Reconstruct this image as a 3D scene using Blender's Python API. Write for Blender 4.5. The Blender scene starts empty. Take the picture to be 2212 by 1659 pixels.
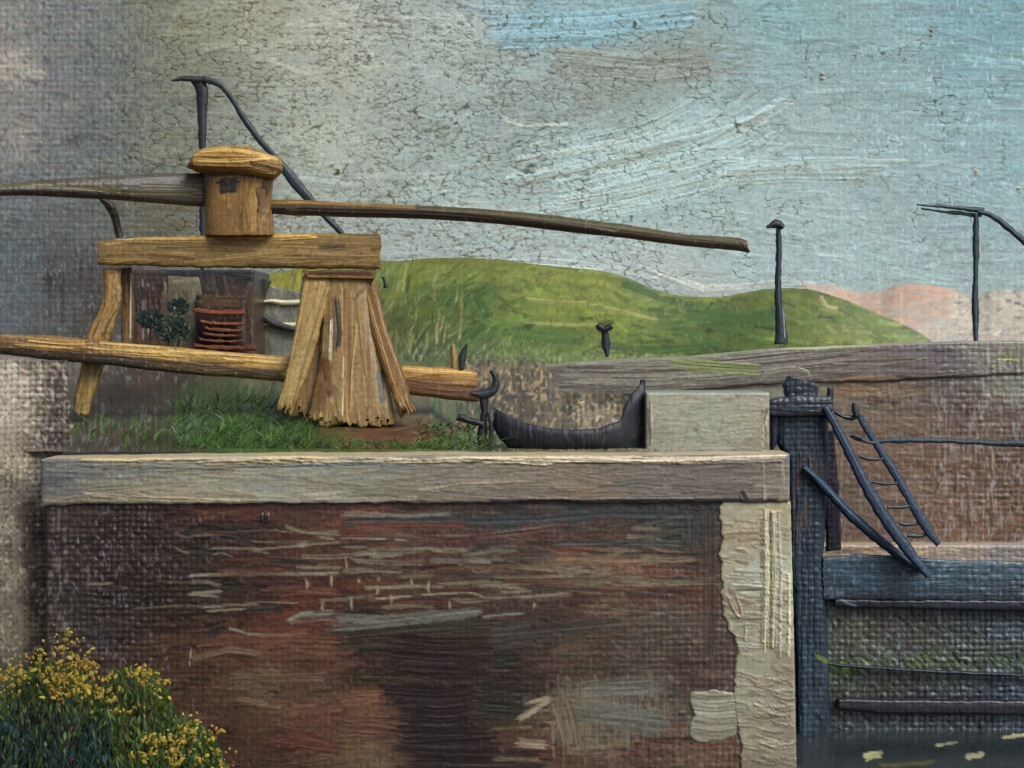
import bpy, math, random
import numpy as np

# ------------------------------------------------------------------ basics
FPX = 3039.0      # focal length in sheet units (the view is 2212 units wide)
CX, HY, EYE = 1106.0, 735.0, 1.65
KEXP = 1.0
col = bpy.context.scene.collection
rs = np.random.RandomState(7)
random.seed(7)

def lin(c):
    c = np.asarray(c, dtype=np.float64) / 255.0
    return np.where(c <= .04045, c / 12.92, ((c + .055) / 1.055) ** 2.4) * KEXP

def hash2(ix, iy, seed=0):
    n = (ix.astype(np.int64) * 374761393 + iy.astype(np.int64) * 668265263 + seed * 974634777) & 0xffffffff
    n = ((n ^ (n >> 13)) * 1274126177) & 0xffffffff
    n = ((n ^ (n >> 16)) * 2246822519) & 0xffffffff
    n = n ^ (n >> 15)
    return (n & 0xffffff) / float(0xffffff)

def vn(x, y, seed=0):
    x = np.asarray(x, dtype=np.float64); y = np.asarray(y, dtype=np.float64)
    x, y = np.broadcast_arrays(x, y)
    ix = np.floor(x); iy = np.floor(y); fx = x - ix; fy = y - iy
    fx = fx * fx * (3 - 2 * fx); fy = fy * fy * (3 - 2 * fy)
    a = hash2(ix, iy, seed); b = hash2(ix + 1, iy, seed)
    c = hash2(ix, iy + 1, seed); d = hash2(ix + 1, iy + 1, seed)
    return (a + (b - a) * fx) * (1 - fy) + (c + (d - c) * fx) * fy

def fbm(x, y, seed=0, o=3):
    s = 0; a = .5; t = 0
    for k in range(o):
        s = s + a * vn(x * 2 ** k, y * 2 ** k, seed + k * 17); t += a; a *= .55
    return s / t

def sst(a, b, x):
    t = np.clip((x - a) / (b - a), 0, 1)
    return t * t * (3 - 2 * t)

def weave(u, v, p=13.2):
    """height 0..1 of a plain woven cloth, threads p apart"""
    u = u + 5.0 * (fbm(u / 70, v / 160, 3) - .5) + 2.5 * (vn(u / 400, v / 16, 4) - .5)
    v = v + 5.0 * (fbm(u / 160, v / 70, 5) - .5) + 2.5 * (vn(u / 16, v / 400, 6) - .5)
    p2 = p * .96
    i = np.floor(u / p); j = np.floor(v / p2)
    a = 2 * (u / p - i) - 1; b = 2 * (v / p2 - j) - 1
    tw = .72 + .5 * hash2(i, i * 0, 11) * (.5 + vn(i * 0 + .5, v / 60 + i * 7.3, 12))
    tf = .66 + .45 * hash2(j, j * 0, 13) * (.5 + vn(u / 60 + j * 7.3, j * 0 + .5, 14))
    rw = .08 + .62 * hash2(i, j, 21) ** 1.3; rf = .08 + .52 * hash2(i, j, 22) ** 1.3
    hw = tw * .62 * np.sqrt(np.clip(1 - a * a, 0, 1)) + rw * np.sin(np.pi * (v / p2 + i))
    hf = tf * .60 * np.sqrt(np.clip(1 - b * b, 0, 1)) - rf * np.sin(np.pi * (u / p + j))
    return np.clip(np.maximum(hw, hf) * (.7 + .6 * vn(u / 31, v / 47, 23)) + .22 * (vn(u / 4, v / 7, 24) - .5), 0, 1.3)

def wamp(x, y):
    """how clearly the cloth shows through, by place on the place's surfaces"""
    w = .22 + 0 * x
    w = np.where(y < 760, .20 + .75 * sst(430, 190, x) + .16 * sst(1500, 2100, x), w)
    w = np.where((y >= 760) & (x < 1720), .30 + .65 * sst(520, 250, x) + .35 * sst(1200, 1500, x) * sst(1150, 1300, y), w)
    w = np.where((y >= 700) & (x >= 1720), .45 + .5 * sst(1850, 2150, x) + .35 * sst(1150, 1300, y), w)
    return w * (.75 + .5 * fbm(x / 90, y / 140, 77))

# ------------------------------------------------------------------ materials
_m = {}
def material(name, rough=.34, spec=.5, coat=0.0, fine=(1.0, .12), fscale=60.0):
    if name in _m: return _m[name]
    m = bpy.data.materials.new(name); m.use_nodes = True
    nt = m.node_tree; N = nt.nodes; L = nt.links
    b = N['Principled BSDF']
    at = N.new('ShaderNodeAttribute'); at.attribute_name = 'pigment'
    tc = N.new('ShaderNodeTexCoord')
    no = N.new('ShaderNodeTexNoise'); no.inputs['Scale'].default_value = fscale; no.inputs['Detail'].default_value = 3
    L.new(tc.outputs['Object'], no.inputs['Vector'])
    mr = N.new('ShaderNodeMapRange'); mr.inputs['From Min'].default_value = .3; mr.inputs['From Max'].default_value = .7
    mr.inputs['To Min'].default_value = 1 - fine[1]; mr.inputs['To Max'].default_value = 1 + fine[1]
    L.new(no.outputs['Fac'], mr.inputs['Value'])
    mx = N.new('ShaderNodeVectorMath'); mx.operation = 'SCALE'
    L.new(at.outputs['Color'], mx.inputs[0]); L.new(mr.outputs['Result'], mx.inputs['Scale'])
    L.new(mx.outputs['Vector'], b.inputs['Base Color'])
    mr2 = N.new('ShaderNodeMapRange'); mr2.inputs['From Min'].default_value = .3; mr2.inputs['From Max'].default_value = .7
    mr2.inputs['To Min'].default_value = rough - .08; mr2.inputs['To Max'].default_value = rough + .12
    L.new(no.outputs['Fac'], mr2.inputs['Value']); L.new(mr2.outputs['Result'], b.inputs['Roughness'])
    b.inputs['Specular IOR Level'].default_value = spec
    if coat: b.inputs['Coat Weight'].default_value = coat; b.inputs['Coat Roughness'].default_value = .2
    _m[name] = m
    return m

# ------------------------------------------------------------------ objects
def tag(o, label=None, cat=None, group=None, kind=None):
    if label: o['label'] = label
    if cat: o['category'] = cat
    if group: o['group'] = group
    if kind: o['kind'] = kind
    return o

def P(px, py, Y):
    return ((px - CX) / FPX * Y, Y, EYE + (HY - py) / FPX * Y)

def thing(name, label, cat, px, py, Y, group=None):
    o = bpy.data.objects.new(name, None); col.objects.link(o)
    o.location = P(px, py, Y); o.empty_display_size = .2
    return tag(o, label, cat, group)

def mesh_obj(name, V, F, C, mat, parent=None, base=None, smooth=True):
    V = np.asarray(V, dtype=np.float32)
    off = np.array(parent.location if parent is not None else (base if base is not None else V.mean(0)), dtype=np.float32)
    me = bpy.data.meshes.new(name)
    V = V - off
    me.vertices.add(len(V)); me.vertices.foreach_set('co', V.ravel())
    if isinstance(F, np.ndarray):
        k = F.shape[1]; nf = len(F)
        me.loops.add(nf * k); me.loops.foreach_set('vertex_index', F.astype(np.int32).ravel())
        me.polygons.add(nf); me.polygons.foreach_set('loop_start', (np.arange(nf) * k).astype(np.int32))
        me.update(calc_edges=True)
    if smooth: me.polygons.foreach_set('use_smooth', np.ones(len(me.polygons), dtype=bool))
    a = me.color_attributes.new('pigment', 'FLOAT_COLOR', 'POINT')
    CC = np.ones((len(V), 4), dtype=np.float32); CC[:, :3] = np.clip(C, 0.001, .9)
    a.data.foreach_set('color', CC.ravel())
    me.materials.append(mat)
    me.validate(); me.update()
    o = bpy.data.objects.new(name, me); col.objects.link(o)
    if parent is not None: o.parent = parent
    else: o.location = [float(v) for v in off]
    return o

class Sheet:
    """a surface laid out on a grid, to be coloured and roughened stroke by stroke"""
    def __init__(s, PX, PY, Y, front=None):
        s.PX = PX.astype(np.float64); s.PY = PY.astype(np.float64); s.Y = Y + 0 * PX
        s.C = np.zeros(PX.shape + (3,)); s.H = np.zeros(PX.shape)
        s.W = wamp(s.PX, s.PY); s.F = np.ones(PX.shape) if front is None else front
        s.wrap = False; s.dirt = .55
    def fill(s, c, var=.10, seed=1, sx=60, sy=14):
        n = fbm(s.PX / sx, s.PY / sy, seed)
        s.C[:] = lin(c) * (1 + var * 2 * (n[..., None] - .5) * 2)
        return s
    def idw(s, pts, var=.10, seed=1, pw=3.0):
        s.C[:] = idw(pts, s.PX, s.PY, pw)
        n = fbm(s.PX / 50, s.PY / 12, seed)
        s.C *= (1 + var * 4 * (n[..., None] - .5))
        return s

def idw(pts, X, Y, pw=3.0):
    num = 0; den = 0
    for (x, y, c) in pts:
        d = ((X - x) ** 2 + ((Y - y) * 1.5) ** 2 + 60) ** (-pw / 2)
        num = num + d[..., None] * lin(c); den = den + d
    return num / den[..., None]

def stroke(S, pts, w, c, a=1.0, br=.35, h=1.0, dry=.0, rag=.25, thick=.6, soft=.12, nb=None, ridge=.6, lc=None):
    """one brush stroke: pts polyline, w width, c colour (sRGB) or linear lc"""
    pts = np.asarray(pts, dtype=np.float64)
    x0, y0 = pts.min(0) - w * .8 - 3; x1, y1 = pts.max(0) + w * .8 + 3
    m = (S.PX >= x0) & (S.PX <= x1) & (S.PY >= y0) & (S.PY <= y1)
    if not m.any(): return
    X = S.PX[m]; Yy = S.PY[m]
    best = np.full(X.shape, 1e9); q = np.zeros(X.shape); t = np.zeros(X.shape); acc = 0.
    n = len(pts) - 1
    for k in range(n):
        ax, ay = pts[k]; bx, by = pts[k + 1]
        dx, dy = bx - ax, by - ay; Ls = math.hypot(dx, dy) + 1e-6
        tt = ((X - ax) * dx + (Yy - ay) * dy) / (Ls * Ls)
        lo = -9 if k == 0 else 0; hi = 9 if k == n - 1 else 1
        tc = np.clip(tt, lo, hi)
        ex = X - (ax + tc * dx); ey = Yy - (ay + tc * dy)
        d = np.hypot(ex, ey); sg = np.sign(dx * ey - dy * ex)
        b = d < best
        best[b] = d[b]; q[b] = (sg * d)[b] / (w / 2); t[b] = (acc + tc * Ls)[b]
        acc += Ls
    sd = random.randint(0, 99999)
    nb = nb or max(3, w / 3.2)
    bris = vn(q * nb / 2 + 50, t / max(40, acc * .5) + 3, sd)
    endj = (vn(q * nb / 2 + 9, q * 0 + .5, sd + 1) - .5) * min(acc * .5, w * 1.2 + 8)
    e0 = sst(-2, soft * 20 + 2, t + endj * rag * 2); e1 = sst(-2, soft * 20 + 2, acc - t + endj * rag * 2)
    edge = np.abs(q) + rag * .9 * (vn(t / 18, q * .7 + 5, sd + 2) - .5) + rag * .5 * (vn(t / 5, q * .7 + 5, sd + 3) - .5)
    mk = sst(1.0 + soft, 1.0 - soft - .1, edge) * e0 * e1
    if dry > 0:
        wv = S._wv[m] if hasattr(S, '_wv') else .5
        mk = mk * sst(dry - .22, dry + .15, bris * .65 + wv * .45)
    al = (mk * a)[:, None]
    cc = lin(c) if lc is None else lc
    cc = cc * (1 + br * 2 * (bris[:, None] - .5))
    S.C[m] = S.C[m] * (1 - al) + cc * al
    hh = (bris - .5) * 1.6 + ridge * np.exp(-((np.abs(q) - .9) / .18) ** 2) + .5
    S.H[m] = S.H[m] * (1 - mk * .5) + h * hh * mk
    S.W[m] = S.W[m] * (1 - mk * thick)

def prep(S): S._wv = weave(S.PX, S.PY); return S

def scumble(S, n, ctrl, L=(30, 110), w=(6, 22), ang=0.0, dang=.15, box=None, jit=.10, a=.8, h=.5, dry=.25, angfn=None, pw=3.0, thick=.15):
    x0, y0, x1, y1 = box
    for _ in range(n):
        x = random.uniform(x0, x1); y = random.uniform(y0, y1)
        l = random.uniform(*L); A = (angfn(x, y) if angfn else ang) + random.gauss(0, dang)
        bend = random.gauss(0, .12)
        pts = [(x - math.cos(A) * l / 2, y - math.sin(A) * l / 2), (x, y + bend * l * .3), (x + math.cos(A + bend) * l / 2, y + math.sin(A + bend) * l / 2)]
        c = idw(ctrl, np.array([x + random.gauss(0, 14)]), np.array([y + random.gauss(0, 9)]), pw)[0]
        c = c * np.clip(1 + random.gauss(0, jit) * 2 + np.array([random.gauss(0, jit) * .4 for _ in range(3)]), .35, 2)
        stroke(S, pts, random.uniform(*w), None, a=a, br=.25, h=h, dry=dry * random.uniform(0, 1.6), rag=.3, thick=thick, ridge=.25, lc=c)

def cracks(S, k=1.0, box=None, sx=34., sy=17., seed=5, dark=(.26, .22, .15)):
    """drying cracks: broken edges of flattened cells"""
    X = S.PX; Yy = S.PY
    u = (X + 16 * (fbm(X / 30, Yy / 22, seed + 40) - .5)) / sx; v = (Yy + 14 * (fbm(X / 26, Yy / 30, seed + 50) - .5)) / sy
    iu = np.floor(u); iv = np.floor(v)
    f1 = np.full(u.shape, 9.); f2 = np.full(u.shape, 9.)
    for di in (-1, 0, 1):
        for dj in (-1, 0, 1):
            a = iu + di; b = iv + dj
            px = a + hash2(a, b, seed); py = b + hash2(a, b, seed + 1)
            d = np.hypot(u - px, v - py)
            nf1 = np.minimum(f1, d); f2 = np.minimum(np.maximum(f1, d), f2); f1 = nf1
    e = f2 - f1
    pres = fbm(X / 60, Yy / 40, seed + 9) + .35 * (vn(X / 14, Yy / 9, seed + 12) - .5)
    if box is not None: pres = pres + box(X, Yy)
    wd = .068 * (34. / sx) ** .6 * (.7 + .8 * vn(X / 9, Yy / 9, seed + 14))
    m = sst(wd, wd * .2, e) * sst(.50, .60, pres) * k
    S.C *= (1 - m[..., None] * (1 - np.array(dark)))
    S.H -= m * .5

def ticks(S, n, box, c=(95, 88, 66), L=(6, 26), w=(1.8, 3.6), a=.6, vert=.2):
    x0, y0, x1, y1 = box
    for _ in range(n):
        x = random.uniform(x0, x1); y = random.uniform(y0, y1); l = random.uniform(*L)
        if random.random() < vert: pts = [(x, y), (x + random.uniform(-2, 2), y + l * .6)]
        else: pts = [(x, y), (x + l / 2, y + random.uniform(-2, 2)), (x + l, y + random.uniform(-3, 3))]
        stroke(S, pts, random.uniform(*w), c, a=a * random.uniform(.5, 1), h=-.3, rag=.2, thick=0, ridge=0, br=.1, soft=.4)

RELIEF = 1.0
def finish(S, dirt):
    g = 1 + .22 * (vn(S.PX / 3.1, S.PY / 2.6, 8) - .5) + .16 * (vn(S.PX / 7, S.PY / 9, 9) - .5)
    k = np.clip(S.W, 0, 1)[..., None]
    hue = 1 + k * .22 * np.stack([vn(S.PX / 7, S.PY / 10, 31) - .5, .6 * (vn(S.PX / 8, S.PY / 9, 32) - .5), vn(S.PX / 7, S.PY / 10, 33) - .5], -1)
    return S.C * (dirt * g)[..., None] * hue
def specks(S, amt, c=(96, 88, 60), sx=10., sy=3.4, seed=300, lo=.60, hi=.76):
    m = sst(lo, hi, .7 * vn(S.PX / sx, S.PY / sy, seed) + .3 * vn(S.PX / sx / 3, S.PY / sy * .8, seed + 1) + .25 * (fbm(S.PX / 90, S.PY / 50, seed + 2) - .5)) * amt
    S.C[:] = S.C * (1 - m[..., None]) + lin(c) * m[..., None]
    S.H -= m * .5
def build(S, name, mat, parent=None, base=None, amp=3.6, up=0.0):
    if mat.name == 'tan_timber': S.C *= np.array([.80, .84, .76]); specks(S, .22, (170, 160, 130), 3, 7, 610, .70, .86); specks(S, .30, (70, 54, 34), 6, 5, 620, .62, .8)  # pale specks put glints into the timber's colour
    wv = S._wv if hasattr(S, '_wv') else weave(S.PX, S.PY)
    k = np.clip(S.W, 0, 1.3)
    dirt = 1 - S.dirt * k * np.clip(.62 - wv, 0, .7) * 1.5
    C = finish(S, dirt)
    H = (k * wv * amp + S.H * (.6 if S.wrap else 1.4)) * S.F * RELIEF
    Yd = S.Y
    X = (S.PX - CX) / FPX * Yd; Z = EYE + (HY - S.PY) / FPX * Yd
    V = np.stack([X, Yd - H * Yd / FPX * (1 - up), Z + H * Yd / FPX * up], -1)
    n, m = S.PX.shape
    idx = np.arange(n * m).reshape(n, m)
    if S.wrap:
        nx = np.roll(idx, -1, axis=1)
        F = np.stack([idx[:-1], nx[:-1], nx[1:], idx[1:]], -1).reshape(-1, 4)
        # close the two ends with a centre vertex
        V = V.reshape(-1, 3); C = C.reshape(-1, 3)
        c0 = V[:m].mean(0); c1 = V[-m:].mean(0)
        V = np.vstack([V, c0, c1]); C = np.vstack([C, C[:m].mean(0), C[-m:].mean(0)])
        a = len(V) - 2
        r = np.arange(m); r2 = np.roll(r, -1)
        cap0 = np.stack([np.full(m, a), r2, r, np.full(m, a)], -1); L0 = (n - 1) * m
        F3 = np.vstack([np.stack([np.full(m, a), r2, r], -1), np.stack([np.full(m, a + 1), L0 + r, L0 + r2], -1)])
        return mesh_mixed(name, V, F, F3, C, mat, parent, base)
    F = np.stack([idx[:-1, :-1], idx[:-1, 1:], idx[1:, 1:], idx[1:, :-1]], -1).reshape(-1, 4)
    return mesh_obj(name, V.reshape(-1, 3), F, C.reshape(-1, 3), mat, parent, base)

def mesh_mixed(name, V, F4, F3, C, mat, parent=None, base=None, smooth=True):
    V = np.asarray(V, dtype=np.float32)
    off = np.array(parent.location if parent is not None else (base if base is not None else V.mean(0)), dtype=np.float32)
    V = V - off
    me = bpy.data.meshes.new(name)
    me.vertices.add(len(V)); me.vertices.foreach_set('co', V.ravel())
    n4, n3 = len(F4), len(F3)
    li = np.concatenate([F4.ravel(), F3.ravel()]).astype(np.int32)
    me.loops.add(len(li)); me.loops.foreach_set('vertex_index', li)
    ls = np.concatenate([np.arange(n4) * 4, n4 * 4 + np.arange(n3) * 3]).astype(np.int32)
    me.polygons.add(n4 + n3); me.polygons.foreach_set('loop_start', ls)
    me.update(calc_edges=True)
    if smooth: me.polygons.foreach_set('use_smooth', np.ones(n4 + n3, dtype=bool))
    a = me.color_attributes.new('pigment', 'FLOAT_COLOR', 'POINT')
    CC = np.ones((len(V), 4), dtype=np.float32); CC[:, :3] = np.clip(C, 0.001, .9)
    a.data.foreach_set('color', CC.ravel())
    me.materials.append(mat); me.validate(); me.update()
    o = bpy.data.objects.new(name, me); col.objects.link(o)
    if parent is not None: o.parent = parent
    else: o.location = [float(v) for v in off]
    return o

def resample(pl, n, t=None):
    pl = np.asarray(pl, dtype=np.float64)
    d = np.r_[0, np.cumsum(np.hypot(*np.diff(pl, axis=0).T))]; d /= d[-1]
    t = np.linspace(0, 1, n) if t is None else t
    return np.stack([np.interp(t, d, pl[:, 0]), np.interp(t, d, pl[:, 1])], -1)

def smooth_pl(pl, it=2):
    pl = np.asarray(pl, dtype=np.float64)
    for _ in range(it):
        q = [pl[0]]
        for a, b in zip(pl[:-1], pl[1:]): q += [a * .75 + b * .25, a * .25 + b * .75]
        pl = np.array(q + [pl[-1]])
    return pl

def beam(A, B, Y, th, sec=.45, M=None, step=2.3, wob=2.4, wobl=20., rag=None):
    """solid bar between edge lines A and B (sheet units), at distance Y (number or pair), th deep"""
    A = np.asarray(A, float); B = np.asarray(B, float)
    La = np.hypot(*np.diff(A, axis=0).T).sum(); Lb = np.hypot(*np.diff(B, axis=0).T).sum()
    n = max(6, int(max(La, Lb) / step)); A = resample(A, n); B = resample(B, n)
    wd = np.hypot(*(A - B).T).max()
    if M is None: M = int(np.clip(wd / step * 2.6, 12, 150))
    sd = random.randint(0, 9999)
    t = np.linspace(0, 1, n)
    if wob:
        dirv = (B - A) / (np.hypot(*(B - A).T)[:, None] + 1e-6)
        A = A - dirv * (wob * 2 * (fbm(t * max(La, Lb) / wobl, t * 0 + .3, sd, 3) - .5))[:, None]
        B = B + dirv * (wob * 2 * (fbm(t * max(La, Lb) / wobl, t * 0 + .3, sd + 9, 3) - .5))[:, None]
    # section: front gets most of the vertices
    mf = int(M * .72); mb = M - mf
    af = np.linspace(0, math.pi, mf, endpoint=False); ab = np.linspace(math.pi, 2 * math.pi, mb, endpoint=False)
    # even spacing of q on the front
    qf = np.cos(af); 
    qlin = np.linspace(1, -1, mf); qf = qlin * .55 + qf * .45; qf[0] = 1
    df = -(1 - np.abs(qf) ** (2 / sec)) ** (sec)
    cb = np.cos(ab); sb = np.sin(ab)
    qb = np.sign(cb) * np.abs(cb) ** sec; db = np.abs(sb) ** sec
    q = np.r_[qf, qb]; d = np.r_[df, db]
    Yc = np.interp(t, [0, 1], Y if isinstance(Y, (tuple, list)) else [Y, Y])
    PX = (A[:, 0:1] + B[:, 0:1]) / 2 + q[None] * (B[:, 0:1] - A[:, 0:1]) / 2
    PY = (A[:, 1:2] + B[:, 1:2]) / 2 + q[None] * (B[:, 1:2] - A[:, 1:2]) / 2
    YY = Yc[:, None] + d[None] * th / 2
    if rag is None: rag = min(8., wd * .16)
    dA = (A[-1] + B[-1] - A[-3] - B[-3]); dA = dA / (np.hypot(*dA) + 1e-6); dB = (A[0] + B[0] - A[2] - B[2]); dB = dB / (np.hypot(*dB) + 1e-6)
    zone = max(.03, min(.45, 30. / max(La, Lb)))
    ne = (vn(q * wd / 9 + 7, q * 0 + .3, sd + 31) - .35) + .5 * (vn(q * wd / 4 + 7, q * 0 + .3, sd + 32) - .5)
    nb_ = (vn(q * wd / 9 + 7, q * 0 + .3, sd + 41) - .35) + .5 * (vn(q * wd / 4 + 7, q * 0 + .3, sd + 42) - .5)
    we = np.clip((t - 1 + zone) / zone, 0, 1)[:, None]; wb = np.clip((zone - t) / zone, 0, 1)[:, None]
    PX = PX + dA[0] * we * ne[None] * rag + dB[0] * wb * nb_[None] * min(rag, 6.); PY = PY + dA[1] * we * ne[None] * rag + dB[1] * wb * nb_[None] * min(rag, 6.)
    fr = np.broadcast_to(np.where(d < 0, 1 - np.abs(q) ** 6, 0)[None], PX.shape) + 0
    S = Sheet(PX, PY, YY, fr); S.wrap = True; S.W *= .8
    return prep(S)

def bar(pl, w, Y, th=None, **k):
    """bar from a centre polyline with width(s) w"""
    pl = smooth_pl(pl, 2) if len(pl) > 2 else np.asarray(pl, float)
    n = max(8, len(pl)); pl = resample(pl, n * 2)
    d = np.gradient(pl, axis=0); d /= np.hypot(*d.T)[:, None]
    nr = np.stack([d[:, 1], -d[:, 0]], -1)
    ws = np.interp(np.linspace(0, 1, len(pl)), np.linspace(0, 1, len(w)), w) if isinstance(w, (list, tuple)) else np.full(len(pl), w)
    Ym = Y if not isinstance(Y, (list, tuple)) else sum(Y) / 2
    th = th or float(np.mean(ws)) / FPX * Ym
    return beam(pl + nr * ws[:, None] / 2, pl - nr * ws[:, None] / 2, Y, th, sec=k.pop('sec', .8), **k)

def dense(a, b, lo, hi, step=2.2):
    """axis samples: fine between a and b, coarse out to lo and hi"""
    mid = np.arange(a, b + step, step)
    l = []; s = step * 4; x = a
    while x > lo: x -= s; s *= 1.35; l.append(max(x, lo))
    r = []; s = step * 4; x = mid[-1]
    while x < hi: x += s; s *= 1.35; r.append(min(x, hi))
    return np.r_[np.array(l[::-1]), mid, np.array(r)]

# ------------------------------------------------------------------ world, sun, camera
sc = bpy.context.scene
w = bpy.data.worlds.new('World'); sc.world = w; w.use_nodes = True
bg = w.node_tree.nodes['Background']; st = w.node_tree.nodes.new('ShaderNodeTexSky')
st.sky_type = 'NISHITA'; st.sun_disc = False
SUN_EL, SUN_AZ = math.radians(44), math.radians(40)      # azimuth: to the right of straight behind the viewer
sd = (math.sin(SUN_AZ) * math.cos(SUN_EL), -math.cos(SUN_AZ) * math.cos(SUN_EL), math.sin(SUN_EL))
st.sun_elevation = SUN_EL; st.sun_rotation = math.atan2(sd[0], sd[1]); st.air_density = .7; st.dust_density = 3.0
bg.inputs['Strength'].default_value = .11
w.node_tree.links.new(st.outputs[0], bg.inputs[0])
sl = bpy.data.lights.new('sun', 'SUN'); sl.energy = 2.5; sl.angle = math.radians(32); sl.color = (1, .985, .965)
so = bpy.data.objects.new('sun', sl); col.objects.link(so)
from mathutils import Vector
so.rotation_euler = Vector(sd).to_track_quat('Z', 'Y').to_euler(); so.location = (20, -20, 30)
cam = bpy.data.cameras.new('camera'); co = bpy.data.objects.new('camera', cam); col.objects.link(co)
cam.sensor_width = 36; cam.lens = 36 * FPX / 2212; cam.shift_y = (HY - 829.5) / 2212
cam.clip_end = 2000; cam.clip_start = .1
co.location = (0, 0, EYE); co.rotation_euler = (math.pi / 2, 0, 0); sc.camera = co
sc.view_settings.view_transform = 'Standard'; sc.view_settings.look = 'None'
sc.view_settings.exposure = 0.16; sc.view_settings.gamma = 1

M_sky = material('sky_paint', .40, .35, fscale=4)
M_stone = material('pale_stone', .36, .45, fscale=22)
M_brick = material('old_brick', .36, .5, fscale=22)
M_wood = material('tan_timber', .42, .4, fscale=25)
M_dark = material('tarred_iron', .48, .35, fscale=25)
M_grass = material('meadow_grass', .40, .4, fscale=12)
M_earth = material('bare_earth', .5, .35, fscale=22)
M_gate = material('tarred_oak', .36, .45, fscale=22)
M_water = material('still_water', .18, .5, fscale=12)
M_leaf = material('leaves', .4, .4, fscale=30)

# ------------------------------------------------------------------ sky
SKY = [(20,60,(138,134,128)),(120,60,(118,118,118)),(230,60,(112,114,112)),(310,60,(120,120,108)),(400,60,(134,132,112)),(560,40,(150,148,130)),(700,60,(158,158,148)),(1000,60,(158,164,160)),
 (1150,40,(132,160,168)),(1300,50,(132,162,168)),(1700,40,(132,160,162)),(2150,30,(124,156,162)),
 (30,150,(158,150,140)),(120,160,(116,116,118)),(220,150,(104,106,106)),(290,150,(112,113,106)),(350,150,(120,121,106)),(700,150,(152,154,142)),(1000,150,(150,157,152)),(1300,150,(142,146,140)),(1450,140,(138,138,130)),(1700,140,(140,160,158)),(2150,150,(134,160,164)),
 (30,300,(142,136,130)),(110,300,(112,112,114)),(220,300,(102,104,105)),(290,300,(110,111,104)),(350,300,(122,124,108)),(700,300,(156,160,148)),(1000,280,(146,156,152)),(1100,250,(136,144,140)),(1300,220,(138,142,136)),(1300,330,(156,176,176)),(1500,270,(158,178,178)),(1750,300,(154,168,166)),(2150,300,(146,168,170)),
 (30,430,(104,107,110)),(200,450,(92,92,92)),(330,470,(98,96,84)),(700,430,(148,154,148)),(1000,430,(152,162,158)),(1300,430,(154,170,170)),(1700,450,(158,170,168)),(2150,450,(148,166,168)),
 (30,560,(88,94,98)),(120,560,(80,78,80)),(190,600,(70,64,64)),(240,680,(74,70,68)),(40,660,(90,95,98)),(120,690,(84,84,84)),(900,540,(150,156,154)),(1150,540,(158,164,162)),(1350,560,(166,172,170)),(1500,600,(172,172,168)),(1600,560,(160,172,172)),(1800,580,(160,172,170)),(2150,590,(158,168,166))]
xs = dense(-40, 2250, -5200, 7400, 2.3); ys = dense(-40, 760, -3600, 800, 2.2)
X, Yg = np.meshgrid(xs, ys, indexing='ij'); X = X.T; Yg = Yg.T
S = prep(Sheet(X, Yg, 170.0)); S.idw(SKY, .05, 21, 2.5)
S.dirt = .45
def skyang(x, y):
    if 1050 < x < 1700 and 200 < y < 420: return -.28 - (x - 1050) / 1800
    return .02
scumble(S, 900, SKY, (40, 160), (8, 26), box=(-20, -20, 2240, 740), jit=.045, a=.7, h=.35, dry=.3, angfn=skyang, thick=.05)
for k in range(70):          # the sweep of lighter paint right of centre
    t = random.random(); y = 250 + 170 * t + random.gauss(0, 8); x = random.uniform(1080, 1350)
    stroke(S, smooth_pl([(x, y + 60), (x + 130, y + 38), (x + 260, y + 5), (x + 350 + 30 * random.random(), y - 50)], 2), random.uniform(4, 13), random.choice([(176, 192, 190), (166, 184, 184), (142, 140, 128), (170, 180, 176), (180, 186, 180)]), a=.55, h=.8, dry=.35, thick=.1)
for k in range(26):
    y = 355 + random.gauss(0, 22); x = random.uniform(1480, 1650)
    stroke(S, [(x, y + 10), (x + 150, y), (x + 320, y + 4)], random.uniform(4, 10), random.choice([(172, 190, 190), (150, 150, 138), (176, 186, 180)]), a=.5, h=.7, dry=.35, thick=.1)
for (pts, wd, c) in [([(1080, 255), (1130, 270), (1230, 268)], 9, (190, 194, 186)), ([(1510, 352), (1570, 345), (1640, 350)], 14, (184, 196, 192)),
                     ([(1060, 60), (1300, 50), (1500, 30)], 60, (134, 166, 176)), ([(1080, 95), (1300, 90)], 26, (126, 158, 168)), ([(1200, 130), (1400, 150), (1500, 140)], 60, (138, 140, 132)),
                     ([(1420, 590), (1520, 625), (1600, 620), (1680, 612)], 14, (188, 182, 172)), ([(1320, 575), (1420, 600)], 22, (176, 178, 174)), ([(1090, 560), (1200, 568), (1300, 580)], 18, (176, 180, 178)),
                     ([(1640, 612), (1760, 612)], 8, (186, 180, 170))]:
    stroke(S, pts, wd, c, a=.75, h=.7, dry=.15)
for k in range(40):
    x = random.uniform(1180, 1600); y = 140 + random.gauss(0, 28)
    stroke(S, [(x, y), (x + random.uniform(20, 70), y + random.gauss(0, 4))], random.uniform(4, 9), random.choice([(120, 112, 98), (150, 148, 138), (128, 124, 112)]), a=.5, dry=.4, h=.5)
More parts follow.
